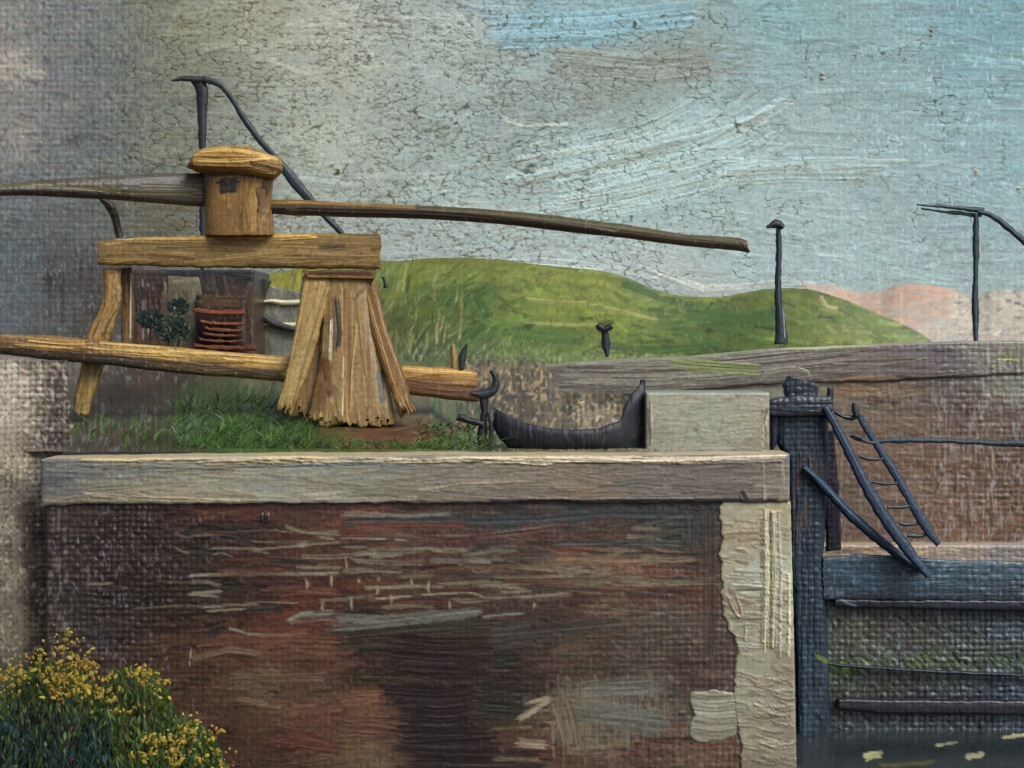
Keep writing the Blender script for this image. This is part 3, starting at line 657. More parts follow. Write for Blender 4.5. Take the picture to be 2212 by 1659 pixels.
# ------------------------------------------------------------------ near lock wall
NW = [(120,1110,(70,58,56)),(140,1200,(64,52,50)),(200,1150,(60,46,44)),(260,1120,(58,44,40)),(300,1200,(58,46,40)),(380,1120,(68,46,38)),(170,1300,(60,52,48)),(240,1290,(52,44,38)),(330,1290,(50,42,34)),(200,1370,(62,54,54)),(300,1370,(62,48,38)),(420,1150,(52,42,34)),(400,1200,(58,46,36)),
 (460,1100,(96,56,40)),(540,1120,(88,50,38)),(520,1160,(54,46,36)),(620,1130,(76,52,42)),(520,1190,(74,44,36)),(660,1160,(94,56,42)),(620,1200,(84,52,42)),(480,1260,(44,42,34)),(600,1240,(76,46,38)),(700,1210,(88,56,46)),(700,1270,(86,44,32)),(560,1290,(70,42,34)),(640,1310,(98,52,36)),(520,1330,(74,44,34)),(440,1330,(62,46,34)),(600,1345,(92,50,34)),
 (380,1400,(84,60,44)),(480,1380,(98,60,40)),(560,1400,(104,66,46)),(680,1400,(104,66,46)),(430,1450,(84,62,46)),(560,1450,(98,72,52)),(640,1450,(92,56,46)),(700,1440,(90,56,46)),(440,1520,(80,58,44)),(560,1500,(98,78,56)),(680,1500,(92,68,50)),(480,1600,(74,48,38)),(560,1560,(88,62,46)),(640,1600,(92,54,42)),(720,1560,(100,64,46)),(600,1650,(74,54,42)),
 (780,1520,(112,78,56)),(790,1600,(112,82,58)),(800,1650,(98,80,58)),(760,1470,(70,50,30)),(760,1400,(54,38,28)),(900,1400,(54,32,28)),(960,1440,(52,32,30)),(840,1450,(50,34,28)),(900,1500,(44,32,30)),(900,1580,(44,28,28)),(960,1640,(42,28,30)),(1010,1600,(48,30,30)),(1000,1360,(60,54,40)),(800,1360,(62,50,34)),
 (780,1140,(112,62,44)),(900,1140,(84,58,46)),(1000,1130,(72,62,54)),(1100,1130,(66,70,66)),(1250,1110,(54,64,66)),(1400,1110,(66,68,66)),(1500,1120,(60,62,60)),(860,1170,(84,66,54)),(1000,1170,(92,54,46)),(1150,1165,(92,56,44)),(1300,1150,(88,62,48)),(1450,1160,(64,62,56)),(900,1215,(88,58,50)),(1030,1190,(80,68,60)),(1150,1195,(80,70,60)),(1280,1180,(100,62,46)),(1400,1190,(82,62,52)),
 (1200,1220,(116,88,66)),(1320,1215,(120,86,62)),(1430,1220,(116,76,56)),(1520,1220,(86,60,50)),(1100,1240,(96,86,66)),(1250,1250,(112,100,76)),(1380,1250,(112,96,74)),(900,1260,(84,64,50)),(820,1275,(92,54,32)),(1000,1275,(82,58,38)),(1150,1290,(72,54,44)),(1250,1290,(82,50,42)),(1400,1290,(92,62,50)),(1500,1290,(96,60,46)),(900,1310,(70,48,38)),(1080,1320,(64,56,46)),(1200,1330,(66,50,42)),(1330,1330,(96,76,60)),(1450,1330,(92,84,70)),
 (1130,1370,(72,62,52)),(1200,1400,(76,62,52)),(1300,1380,(80,64,50)),(1400,1390,(88,80,66)),(1480,1380,(84,68,56)),(1100,1430,(46,44,34)),(1180,1430,(78,54,46)),(1280,1430,(84,66,50)),(1380,1440,(84,72,60)),(1480,1440,(82,60,52)),(1080,1530,(44,44,34)),(1150,1480,(58,42,36)),(1200,1550,(116,98,74)),(1280,1500,(102,94,76)),(1360,1530,(100,98,84)),(1440,1500,(92,84,70)),(1280,1600,(104,92,74)),(1400,1560,(98,92,78)),(1100,1610,(84,56,46)),(1180,1610,(88,54,42)),(1100,1640,(96,78,58)),(1280,1640,(92,66,54)),(1400,1610,(96,56,44)),(1480,1620,(104,80,64)),(1520,1600,(108,72,54)),(1480,1480,(84,62,54))]
nw = thing('brick_wall', 'dark red-brown brick wall in the foreground under a pale grey coping', 'wall', 900, 1740, 20)
S = face(100, 1700, 1070, 1830, 20.0, 2.25, dY=lambda x, y: .0 * x)
S.idw(NW, .10, 19); S.dirt = .75
scumble(S, 1500, NW, (20, 120), (4, 15), box=(110, 1085, 1560, 1680), jit=.11, a=.85, h=.5, dry=.3, ang=0, dang=.10)
for k in range(70):                                           # upright brush marks
    x = random.uniform(1180, 1450); y = random.uniform(1450, 1590)
    stroke(S, [(x, y), (x + random.gauss(0, 2), y + random.uniform(30, 80))], random.uniform(4, 9), random.choice([(112, 108, 88), (96, 90, 74), (120, 98, 72), (104, 104, 90)]), a=.6, h=1.1, dry=.3)
def D(z, ox=0, oy=0): return [(x / 3 + ox, y / 3 + oy) for x, y in z]
A_ = 0, 1106; B_ = 737.3, 1106
pale = (138, 128, 104)
fig = [
 (D([(0, 10), (200, 20), (420, 35), (720, 10)], *B_), 11, (118, 116, 100), .3), (D([(0, 70), (430, 60), (900, 60), (1280, 50), (1700, 10), (2300, 10)], *B_), 22, (56, 64, 66), .15),
 (D([(60, 90), (500, 90), (830, 85)], *B_), 16, (118, 64, 44), .2), (D([(600, 155), (900, 150), (1150, 115), (1380, 80)], *B_), 5, (110, 92, 72), .2),
 (D([(0, 170), (200, 172), (430, 182)], *B_), 3.4, (150, 146, 128), .1), (D([(700, 180), (1000, 160), (1380, 120)], *B_), 14, (96, 54, 44), .2),
 (D([(1380, 200), (1700, 200), (2200, 205)], *B_), 14, (70, 80, 80), .3), (D([(950, 240), (1130, 240)], *B_), 12, (80, 84, 76), .3),
 (D([(0, 215), (200, 240), (600, 235)], *B_), 7, (124, 116, 94), .3), (D([(190, 290), (380, 270)], *B_), 12, (126, 120, 98), .25), (D([(0, 385), (150, 375), (400, 380)], *B_), 14, (112, 108, 88), .3),
 (D([(820, 315), (930, 320)], *B_), 7, (142, 128, 96), .2), (D([(830, 350), (1000, 380), (1200, 360), (1600, 330)], *B_), 16, (122, 100, 76), .35), (D([(1400, 300), (1800, 330), (2300, 300)], *B_), 10, (136, 106, 78), .35),
 (D([(150, 492), (400, 485), (680, 478)], *B_), 7, (142, 136, 114), .15), (D([(660, 470), (1100, 450), (1600, 440), (2000, 455)], *B_), 16, (110, 100, 78), .3), (D([(1040, 520), (1240, 510)], *B_), 5, (140, 126, 98), .1),
 (smooth_pl(D([(210, 565), (400, 548), (640, 530), (800, 518), (880, 530), (940, 558), (1200, 548), (1500, 520)], *B_), 1), 4.5, (152, 140, 114), .0),
 (D([(150, 600), (500, 580), (850, 590)], *B_), 14, (84, 44, 32), .2), (D([(-330, 700), (-100, 680), (300, 700), (900, 640)], *B_), 22, (108, 110, 98), .12), (D([(-340, 700), (-250, 660), (-50, 650)], *B_), 10, (130, 132, 116), .1), (D([(-80, 760), (200, 740), (650, 690), (850, 668)], *B_), 14, (92, 94, 82), .25),
 (D([(900, 680), (1000, 670), (1200, 655)], *B_), 6, (124, 122, 112), .0), (D([(0, 800), (300, 770), (1000, 720)], *B_), 16, (58, 56, 38), .1),
 (D([(330, 850), (640, 870), (960, 860)], *B_), 46, (50, 30, 28), .0), (D([(330, 960), (640, 980), (950, 980)], *B_), 50, (46, 29, 29), .0), (D([(280, 1180), (600, 1200), (860, 1180)], *B_), 52, (42, 28, 30), .0), (D([(420, 1320), (640, 1340), (860, 1320)], *B_), 56, (42, 27, 29), .0), (D([(440, 1480), (960, 1460)], *B_), 56, (40, 27, 29), .0), (D([(460, 1600), (1300, 1610)], *B_), 50, (42, 30, 30), .1),
 (D([(980, 800), (1300, 770), (1800, 720)], *B_), 28, (72, 66, 58), .1), (D([(980, 860), (1250, 830)], *B_), 26, (66, 60, 52), .15), (D([(990, 960), (1160, 950)], *B_), 36, (42, 42, 30), .1), (D([(880, 1150), (1180, 1130)], *B_), 52, (42, 40, 32), .1), (D([(880, 1270), (1150, 1290)], *B_), 40, (42, 44, 32), .1),
 (D([(0, 870), (280, 860)], *B_), 14, (58, 60, 36), .3), (D([(100, 1070), (560, 1080)], *B_), 9, (62, 66, 36), .3), (D([(50, 1165), (250, 1155)], *B_), 5, (130, 90, 36), .2), (D([(960, 1405), (1180, 1385)], *B_), 7, (96, 100, 30), .0),
 (D([(0, 1220), (240, 1200)], *B_), 26, (118, 78, 56), .1), (D([(0, 1380), (380, 1400)], *B_), 48, (104, 66, 48), .1), (D([(1580, 1150), (2100, 1120)], *B_), 40, (104, 104, 92), .15), (D([(1500, 1300), (2100, 1360)], *B_), 50, (102, 102, 90), .15), (D([(1420, 1200), (1500, 1500)], *B_), 50, (112, 98, 76), .3),
 (D([(1130, 1360), (1250, 1280), (1370, 1200)], *B_), 13, (164, 146, 116), .0), (D([(1200, 1240), (1340, 1200)], *B_), 7, (176, 160, 130), .0), (D([(1130, 1480), (1240, 1500), (1350, 1500)], *B_), 15, (154, 134, 104), .1), (D([(1130, 1515), (1340, 1530)], *B_), 6, (150, 132, 106), .0), (D([(980, 1600), (1300, 1610)], *B_), 9, (116, 96, 62), .2),
 (D([(1120, 130), (1200, 160), (1700, 115), (2212, 150)], *A_), 5, (108, 98, 74), .1), (D([(1130, 230), (1200, 265), (1400, 235), (1700, 240), (2212, 195)], *A_), 5, (122, 108, 84), .1), (D([(1200, 130), (1300, 100), (1550, 150)], *A_), 18, (42, 42, 36), .1), (D([(1230, 250), (1500, 290)], *A_), 16, (42, 40, 34), .1),
 (D([(1215, 410), (1500, 398), (1900, 400), (2212, 398)], *A_), 8, (136, 128, 106), .15), (D([(1000, 440), (1300, 460), (1450, 440)], *A_), 6, (82, 66, 48), .2), (D([(1220, 532), (1350, 520), (1440, 510)], *A_), 9, (132, 124, 102), .2), (D([(1280, 540), (1430, 545)], *A_), 5, (140, 132, 112), .0),
 (D([(850, 625), (1200, 605), (1450, 620)], *A_), 4, (106, 92, 72), .1), (D([(1340, 640), (1550, 630), (1800, 620)], *A_), 5, (130, 126, 104), .1), (D([(1580, 640), (1840, 630)], *A_), 13, (40, 38, 36), .1), (D([(1330, 780), (1480, 730)], *A_), 28, (42, 40, 34), .1), (D([(1480, 750), (1620, 790), (1900, 805)], *A_), 6, (140, 136, 112), .0), (D([(1280, 850), (1800, 810), (2200, 830)], *A_), 18, (106, 64, 42), .1),
 (D([(1900, 710), (2212, 690)], *A_), 20, (104, 52, 34), .1), (D([(1850, 520), (2212, 530)], *A_), 12, (104, 52, 36), .1), (D([(1930, 210), (2000, 205)], *A_), 15, (124, 116, 92), .1), (D([(1920, 350), (2212, 355)], *A_), 14, (116, 102, 80), .25), (D([(1840, 90), (1980, 130), (2200, 130)], *A_), 9, (116, 106, 80), .2),
 (D([(560, 465), (740, 460)], *A_), 6, (130, 104, 88), .3), (D([(1230, 950), (1500, 890), (1700, 920)], *A_), 14, (112, 88, 66), .3), (D([(1240, 880), (1230, 1000)], *A_), 4, (150, 140, 120), .1), (D([(1500, 1080), (2100, 1070)], *A_), 20, (106, 84, 60), .2), (D([(1840, 1300), (2212, 1260)], *A_), 24, (104, 68, 48), .2), (D([(1800, 1450), (2212, 1530)], *A_), 30, (96, 52, 42), .15)]
for (pts, wd, c, dr) in fig: stroke(S, pts, wd, tuple(v * .9 + 8 for v in c), a=.82, h=.9, dry=dr + .06, rag=.5, soft=.25)
for k in range(110):
    x = random.uniform(380, 1480); y = random.triangular(1130, 1345, 1240); l = random.uniform(40, 170)
    stroke(S, smooth_pl([(x, y + random.gauss(0, 3)), (x + l * .4, y), (x + l, y + random.gauss(0, 5))], 1), random.uniform(3, 11), random.choice([(112, 102, 80), (94, 84, 66), (62, 58, 48), (104, 60, 42), (44, 44, 40), (118, 110, 92), (78, 46, 38)]), a=.7, h=.7, dry=.38, rag=.5)
for (x, y, l) in [(662, 1248, 24), (716, 1243, 22), (696, 1300, 20), (758, 1290, 26), (748, 1205, 28), (776, 1245, 20), (815, 1262, 24), (818, 1244, 14), (886, 1250, 16), (845, 1282, 24), (970, 1296, 20), (926, 1255, 26), (810, 1188, 18), (1155, 1300, 14)]:
    stroke(S, [(x, y), (x + random.uniform(-2, 4), y + l)], 6, (150, 138, 112), h=1.2, rag=.8, a=.85, soft=.3)
stroke(S, [(574, 1108), (572, 1130)], 16, (64, 60, 66), h=4, ridge=1.5)
stroke(S, [(1500, 1100), (1500, 1180)], 40, (62, 66, 66), a=.7, dry=.3); stroke(S, [(1535, 1110), (1530, 1420)], 26, (72, 62, 56), a=.5, dry=.3)
ticks(S, 260, (420, 1200, 1540, 1650), c=(36, 30, 28), a=.5)
for k in range(60):
    x = random.uniform(100, 150); y = random.uniform(1090, 1420)
    stroke(S, [(x, y), (x, y + random.uniform(14, 40))], random.uniform(5, 11), random.choice([(110, 104, 94), (84, 78, 76), (66, 58, 58)]), a=.5, dry=.45, h=.3, thick=0)
specks(S, .55 * np.clip(S.W, 0, 1), (124, 122, 134), 3.2, 9, 500, .70, .84); specks(S, .3, (34, 28, 28), 9, 4, 510, .62, .8)  # bluish specks are glints on the threads, put in as colour
g_ = S.C.mean(-1, keepdims=True); S.C[:] = (S.C * .90 + g_ * .10) * np.array([.86, .88, .86])
S.C *= np.interp(S.C.mean(-1), [0, .035, .09, .3], [.62, .85, 1.12, 1.2])[..., None]
block(S, .68, 'wall', M_brick, nw, amp=4.2)

# quoin stones at the corner
ys = np.arange(1084, 1830, 2.25); u = np.linspace(0, 1, 66)
lft = np.interp(ys, [1084, 1100, 1240, 1330, 1400, 1440, 1500, 1600, 1830], [1560, 1556, 1558, 1564, 1592, 1588, 1584, 1600, 1604]) + 13 * (fbm(ys / 16, ys * 0, 41, 3) - .5)
rgt = np.interp(ys, [1084, 1400, 1830], [1708, 1716, 1724]) + 2 * (fbm(ys / 9, ys * 0, 42) - .5)
S = prep(Sheet(lft[:, None] + (rgt - lft)[:, None] * u[None], ys[:, None] + 0 * u[None], 19.965))
QC = [(1580,1110,(150,142,118)),(1620,1120,(156,148,124)),(1600,1160,(144,132,104)),(1690,1120,(150,140,112)),(1600,1220,(148,144,120)),(1640,1230,(160,162,144)),(1590,1300,(138,128,104)),(1640,1300,(142,138,112)),(1690,1250,(172,170,144)),(1690,1350,(160,156,128)),(1600,1380,(146,142,118)),(1640,1440,(136,134,112)),(1690,1440,(130,118,98)),(1620,1520,(136,134,112)),(1690,1520,(130,126,106)),(1660,1600,(138,132,108)),(1700,1600,(120,112,94)),(1640,1650,(112,102,86))]
S.idw(QC, .06, 50); S.W *= .3; S.C *= np.array([1.20, 1.26, 1.26])
scumble(S, 170, QC, (16, 60), (4, 12), box=(1560, 1090, 1716, 1660), jit=.07, a=.8, h=1.4, dry=.1, ang=.02, dang=.15)
for (x, y0, y1, wd, c) in [(1655, 1100, 1410, 9, (194, 188, 154)), (1673, 1104, 1400, 9, (186, 184, 156)), (1664, 1104, 1400, 4, (112, 104, 78)), (1684, 1110, 1420, 6, (172, 176, 158)), (1704, 1240, 1420, 6, (208, 202, 172)), (1646, 1120, 1400, 4, (120, 112, 86)), (1610, 1310, 1410, 5, (176, 170, 140))]:
    stroke(S, smooth_pl([(x, y0), (x + 2, (y0 + y1) / 2), (x - 1, y1)], 1), wd, c, h=2.6, ridge=1.2, rag=.12)
for k in range(30):
    y = random.uniform(1230, 1400); stroke(S, [(1572 + random.uniform(0, 20), y), (1648, y + 2)], random.uniform(3, 7), random.choice([(166, 170, 154), (120, 118, 98), (150, 152, 134)]), h=1.6, rag=.15, a=.8)
stroke(S, smooth_pl([(1575, 1270), (1590, 1300), (1600, 1330), (1592, 1322), (1576, 1290)], 1), 14, (146, 130, 112), h=2.4)
for k in range(40):
    x = random.uniform(1640, 1716); y = random.uniform(1440, 1650)
    stroke(S, smooth_pl([(x - 30, y), (x, y + 10), (x + 20, y + 4)], 1), random.uniform(3, 7), random.choice([(156, 150, 124), (116, 108, 86), (150, 140, 120)]), h=1.8, a=.8)
block(S, .7, 'quoin', M_stone, nw, amp=3.4, sidec=(90, 84, 72))
# pale boss let into the wall beside the quoin
u = np.linspace(-1, 1, 52)
U, Vv = np.meshgrid(u, u); r = np.maximum(np.abs(U), np.abs(Vv)); th = np.arctan2(Vv, U)
sq = (np.abs(np.cos(th)) ** 5 + np.abs(np.sin(th)) ** 5) ** -.2
rad = r * sq * (53 + 22 * (fbm(np.cos(th) * 1.3 + 9, np.sin(th) * 1.3 + 9, 3) - .5) + 7 * (vn(np.cos(th) * 6 + 20, np.sin(th) * 6 + 20, 8) - .5))
S = prep(Sheet(1545 + rad * np.cos(th), 1546 + rad * np.sin(th) * 1.05, 19.975)); S.fill((136, 136, 116), .10); S.W *= 1.1
for k in range(46):
    y = random.uniform(1492, 1600); stroke(S, smooth_pl([(1495, y), (1540, y + 6), (1598, y)], 1), random.uniform(4, 10), random.choice([(146, 148, 130), (118, 114, 94), (138, 138, 120)]), a=.7, h=1.0, dry=.25)
block(S, .1, 'stone_boss', M_stone, nw, amp=3)

# coping
ys = np.linspace(984, 1088, 48); xs = np.linspace(88, 1706, 720)
tb = 3.5 * (fbm(xs / 60, xs * 0, 61) - .5) - np.interp(xs, [88, 400, 900, 1400, 1706], [-8, -2, 2, 0, 4]); bb = 7 * (fbm(xs / 45, xs * 0, 62) - .5) + np.interp(xs, [88, 200, 300, 600, 1706], [6, 2, 2, 0, -4])
v = np.linspace(0, 1, 48)
S = prep(Sheet(xs[None] + 0 * v[:, None], (985 + tb)[None] + ((1087 + bb) - (985 + tb))[None] * v[:, None], 19.92))
CP = [(110,1030,(84,86,88)),(160,1030,(112,114,108)),(250,1040,(128,128,112)),(350,1020,(126,128,112)),(450,1050,(140,136,114)),(600,1030,(134,136,118)),(650,1060,(142,138,120)),(800,1030,(130,132,114)),(900,1060,(126,122,102)),(1000,1020,(128,122,108)),(1100,1040,(120,112,98)),(1250,1040,(122,112,98)),(1400,1040,(112,106,96)),(1550,1030,(112,106,98)),(1690,1040,(122,114,104)),(1550,1065,(96,88,82)),(1250,1065,(120,104,84)),(200,1070,(118,108,88)),(400,1078,(150,138,112)),(900,1078,(112,98,82)),(1690,1070,(132,124,106))]
S.idw(CP, .06, 62); S.C *= np.array([1.08, 1.14, 1.20]); S.W = np.maximum(S.W * .6, .12)
scumble(S, 330, CP, (40, 200), (5, 16), box=(95, 990, 1700, 1085), jit=.06, a=.75, h=.9, dry=.2, ang=0, dang=.06)
for k in range(44):
    x = random.uniform(120, 1450); y = 992 + random.gauss(0, 3)
    stroke(S, smooth_pl([(x, y), (x + 60, y + random.gauss(0, 3)), (x + 130, y + random.gauss(0, 3)), (x + random.uniform(150, 260), y)], 1), random.uniform(4, 9), random.choice([(196, 176, 134), (206, 194, 162), (176, 160, 126), (190, 176, 142), (168, 162, 138)]), a=.8, h=2.2, ridge=1.2, rag=.3)
for (pts, wd, c) in [([(1180, 990), (1350, 994), (1560, 990), (1700, 986)], 10, (212, 200, 172)), ([(640, 1006), (760, 1000), (900, 1004)], 5, (112, 130, 134)), ([(150, 1008), (420, 1012), (700, 1006)], 4, (96, 100, 96)), ([(1240, 1000), (1500, 1003), (1690, 998)], 4, (92, 84, 76)),
                     ([(140, 1080), (260, 1060), (330, 1080)], 8, (120, 112, 96)), ([(180, 1066), (300, 1076), (520, 1084)], 8, (160, 150, 124)), ([(520, 1080), (700, 1084), (900, 1076)], 8, (156, 150, 130)), ([(1060, 1080), (1250, 1082), (1680, 1080)], 9, (56, 56, 60)), ([(900, 1060), (1000, 1044), (1150, 1040)], 5, (160, 148, 120)),  # near-black stroke paints shadow along the coping's lower edge
                     ([(1600, 1060), (1612, 1082)], 16, (52, 50, 54)), ([(1650, 1000), (1652, 1080)], 6, (150, 142, 128)), ([(1690, 995), (1690, 1080)], 8, (146, 138, 118))]:
    stroke(S, pts, wd, c, a=.85, h=1.8, dry=.05, ridge=.9)
cracks(S, .35, lambda x, y: -.05 + 0 * x, sx=60, sy=16, seed=33)
block(S, .78, 'coping', M_stone, nw, amp=3.2, topc=(186, 172, 138))

# stone block behind the coping --------------------------------
S = face(1396, 1662, 848, 992, 21.2, 2.2)
SB = [(1420,870,(146,146,126)),(1500,880,(150,154,136)),(1600,880,(148,150,130)),(1420,950,(140,140,122)),(1500,950,(148,152,134)),(1600,950,(150,152,134)),(1645,900,(160,156,136)),(1650,950,(140,130,110))]
S.idw(SB, .03, 3); S.C *= np.array([1.06, 1.14, 1.14]); scumble(S, 90, SB, (40, 140), (8, 24), box=(1400, 850, 1655, 985), jit=.03, a=.6, h=.6, dry=.1, ang=-.03, dang=.06)
for k in range(12): stroke(S, [(1650 + random.gauss(0, 5), random.uniform(880, 920)), (1650 + random.gauss(0, 4), random.uniform(930, 980))], 4, random.choice([(180, 172, 144), (104, 92, 72), (168, 164, 144)]), h=1.8)
for k in range(10): stroke(S, [(1404 + random.gauss(0, 3), random.uniform(860, 900)), (1404, random.uniform(930, 970))], 4, random.choice([(170, 166, 146), (110, 100, 88)]), h=1.4)
cracks(S, .5, lambda x, y: 0 * x - .02, sx=40, sy=30, seed=90)
base = P(1530, 985, 21.8)
o = block(S, 1.1, 'stone_block', M_stone, None, base, amp=2.2, topc=(128, 126, 112))
tag(o, 'pale grey-green squared stone block on the quay beside the black boat', 'stone block')

# ------------------------------------------------------------------ timber windlass
TAN = (146, 120, 70); LT = (192, 162, 98); DK = (116, 92, 54)
def woodpaint(S, base=TAN, light=LT, dark=DK, n=26, ang=0.0, var=.1, along=None, w=(3, 9), L=(60, 220)):
    S.fill(base, var, random.randint(0, 999), 40 if abs(ang) < .7 else 8, 8 if abs(ang) < .7 else 40)
    x0, x1 = S.PX.min(), S.PX.max(); y0, y1 = S.PY.min(), S.PY.max()
    for _ in range(n):
        x = random.uniform(x0, x1); y = random.uniform(y0, y1); l = random.uniform(*L); A = ang + random.gauss(0, .06)
        c = random.choice([light, dark, base, tuple(int((a + b) / 2) for a, b in zip(base, light)), tuple(int((a + b) / 2) for a, b in zip(base, dark))])
        stroke(S, [(x - math.cos(A) * l / 2, y - math.sin(A) * l / 2), (x + math.cos(A) * l / 2, y + math.sin(A) * l / 2)], random.uniform(*w), c, a=.75, h=1.4, dry=.15, ridge=.7, rag=.3)
YW = 22.6
wl = thing('windlass', 'tan timber capstan frame with splayed legs and a capped drum post on the grassy bank', 'windlass', 520, 912, YW)
# main beam
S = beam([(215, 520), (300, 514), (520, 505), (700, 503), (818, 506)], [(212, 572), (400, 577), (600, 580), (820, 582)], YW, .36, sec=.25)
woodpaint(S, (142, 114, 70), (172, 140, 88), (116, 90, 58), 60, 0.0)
for k in range(16):  # lit top face put into the colour as pale strokes
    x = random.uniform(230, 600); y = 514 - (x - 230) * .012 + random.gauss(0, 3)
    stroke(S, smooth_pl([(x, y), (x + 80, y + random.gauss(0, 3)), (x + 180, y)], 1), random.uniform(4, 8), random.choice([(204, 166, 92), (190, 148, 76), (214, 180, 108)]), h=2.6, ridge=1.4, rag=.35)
stroke(S, [(240, 574), (420, 578), (600, 580)], 5, (52, 44, 38), h=.5); stroke(S, [(640, 545), (720, 548), (800, 540)], 12, (150, 120, 80), h=1.4); stroke(S, [(690, 535), (745, 530)], 10, (98, 82, 62), h=1); stroke(S, [(300, 552), (420, 560)], 10, (122, 92, 54))
stroke(S, [(222, 525), (218, 568)], 12, (116, 96, 66), a=.8)
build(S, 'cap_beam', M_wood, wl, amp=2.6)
S = beam([(655, 585), (812, 583)], [(668, 602), (806, 604)], YW, .34, sec=.3); S.fill((112, 74, 48), .2)
stroke(S, [(664, 590), (806, 590)], 6, (70, 44, 34)); stroke(S, [(660, 597), (806, 600)], 4, (172, 132, 78)); build(S, 'corbel', M_wood, wl)
# drum post
S = beam([(437, 366), (440, 440), (442, 508)], [(592, 366), (588, 440), (594, 508)], YW - .02, .72, sec=.4, rag=1.5)
woodpaint(S, (138, 102, 58), (160, 120, 68), (110, 82, 50), 26, 1.57, L=(40, 90), w=(6, 16))
stroke(S, [(560, 384), (546, 420), (542, 500)], 22, (176, 136, 76), h=1.8); stroke(S, [(534, 388), (528, 430), (534, 500)], 8, (150, 112, 60), h=1.6); stroke(S, [(582, 380), (582, 500)], 14, (140, 106, 64), h=1.2)
stroke(S, [(440, 378), (520, 376), (592, 388)], 7, (60, 50, 36), h=.5)
stroke(S, [(468, 396), (516, 394)], 24, (52, 44, 38), h=1.2, rag=.3); stroke(S, [(474, 408), (510, 406)], 24, (50, 42, 36), h=1.0, rag=.4)
stroke(S, [(554, 410), (560, 440), (556, 462)], 5, (58, 42, 34)); stroke(S, [(553, 408), (575, 404), (578, 424)], 4, (66, 52, 40))
build(S, 'drum_post', M_wood, wl)
# cap of the drum
S = beam([(424, 326), (450, 318), (480, 314), (540, 316), (575, 330), (608, 340)], [(404, 362), (430, 374), (500, 379), (560, 384), (592, 390), (608, 376)], YW - .05, 1.05, sec=.5)
woodpaint(S, (152, 114, 58), (196, 156, 84), (122, 84, 46), 14, .08)
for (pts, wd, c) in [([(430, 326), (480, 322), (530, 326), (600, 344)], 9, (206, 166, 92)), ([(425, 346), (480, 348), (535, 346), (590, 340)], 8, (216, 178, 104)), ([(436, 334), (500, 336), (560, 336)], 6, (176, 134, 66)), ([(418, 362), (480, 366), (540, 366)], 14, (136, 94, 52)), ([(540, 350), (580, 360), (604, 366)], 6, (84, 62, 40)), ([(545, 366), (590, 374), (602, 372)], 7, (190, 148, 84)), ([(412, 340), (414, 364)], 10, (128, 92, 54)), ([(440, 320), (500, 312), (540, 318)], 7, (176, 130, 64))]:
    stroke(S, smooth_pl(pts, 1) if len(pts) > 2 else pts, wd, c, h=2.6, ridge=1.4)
build(S, 'drum_cap', M_wood, wl)
# legs, right-hand group
def leg(A, B, Y, th, base=TAN, light=LT, ang=1.5, tips=True):
    S = beam(A, B, Y, th, sec=.5, wob=3.2, wobl=22, rag=34 if A[-1][0] > 400 else 9)
    woodpaint(S, base, light, DK, 14, ang, w=(4, 10), L=(60, 180))
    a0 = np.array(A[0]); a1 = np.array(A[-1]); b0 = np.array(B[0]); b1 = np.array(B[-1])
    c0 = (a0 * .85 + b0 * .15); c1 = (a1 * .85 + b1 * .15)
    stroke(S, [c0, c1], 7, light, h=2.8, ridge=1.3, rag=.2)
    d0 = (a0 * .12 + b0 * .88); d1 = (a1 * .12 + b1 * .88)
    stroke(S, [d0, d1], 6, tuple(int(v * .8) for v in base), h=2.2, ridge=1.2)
    return S
S = leg([(690, 598), (696, 700), (688, 800), (664, 905)], [(806, 596), (812, 700), (834, 800), (856, 908)], (YW + .1, YW - .45), .34, (146, 118, 72), (170, 140, 90))
for (pts, wd, c, hh) in [([(735, 610), (738, 760), (736, 905)], 5, (180, 144, 92), 4), ([(748, 620), (750, 900)], 26, (146, 110, 64), 1), ([(770, 700), (762, 800), (756, 900)], 5, (176, 140, 92), 3.5), ([(722, 640), (724, 760)], 9, (112, 80, 48), .5), ([(790, 700), (800, 860)], 14, (128, 98, 60), .8), ([(727, 650), (733, 720), (730, 750)], 11, (62, 58, 50), -1), ([(716, 690), (712, 780)], 6, (208, 200, 184), 4.5), ([(706, 800), (716, 870)], 4.5, (196, 184, 160), 4), ([(820, 800), (826, 870)], 16, (78, 74, 60), -1), ([(742, 770), (740, 900)], 3.5, (196, 176, 140), 4), ([(815, 700), (836, 780)], 4, (200, 186, 156), 4), ([(700, 820), (690, 890)], 22, (124, 90, 54), 1), ([(800, 610), (770, 640)], 8, (110, 84, 52), 1), ([(700, 770), (712, 860)], 22, (118, 80, 48), 1)]:  # whitish strokes are painted glints, dark ones stand in for gaps
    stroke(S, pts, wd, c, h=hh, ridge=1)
build(S, 'leg', M_wood, wl)
S = leg([(655, 596), (640, 700), (622, 790), (600, 872)], [(718, 600), (690, 720), (668, 800), (634, 884)], (YW, YW - .6), .2, (164, 134, 80), (196, 164, 102), 1.9); build(S, 'leg', M_wood, wl)
S = leg([(786, 640), (800, 720), (828, 800), (858, 888)], [(812, 600), (832, 700), (866, 790), (894, 872)], (YW, YW - .6), .2, (140, 104, 60), (164, 124, 72), 1.2); build(S, 'leg', M_wood, wl)
S = leg([(706, 606), (684, 700), (654, 800), (630, 884)], [(746, 640), (728, 760), (712, 830), (700, 896)], (YW + .25, YW - .2), .18, (132, 104, 62), (158, 128, 80), 1.8); build(S, 'leg', M_wood, wl)
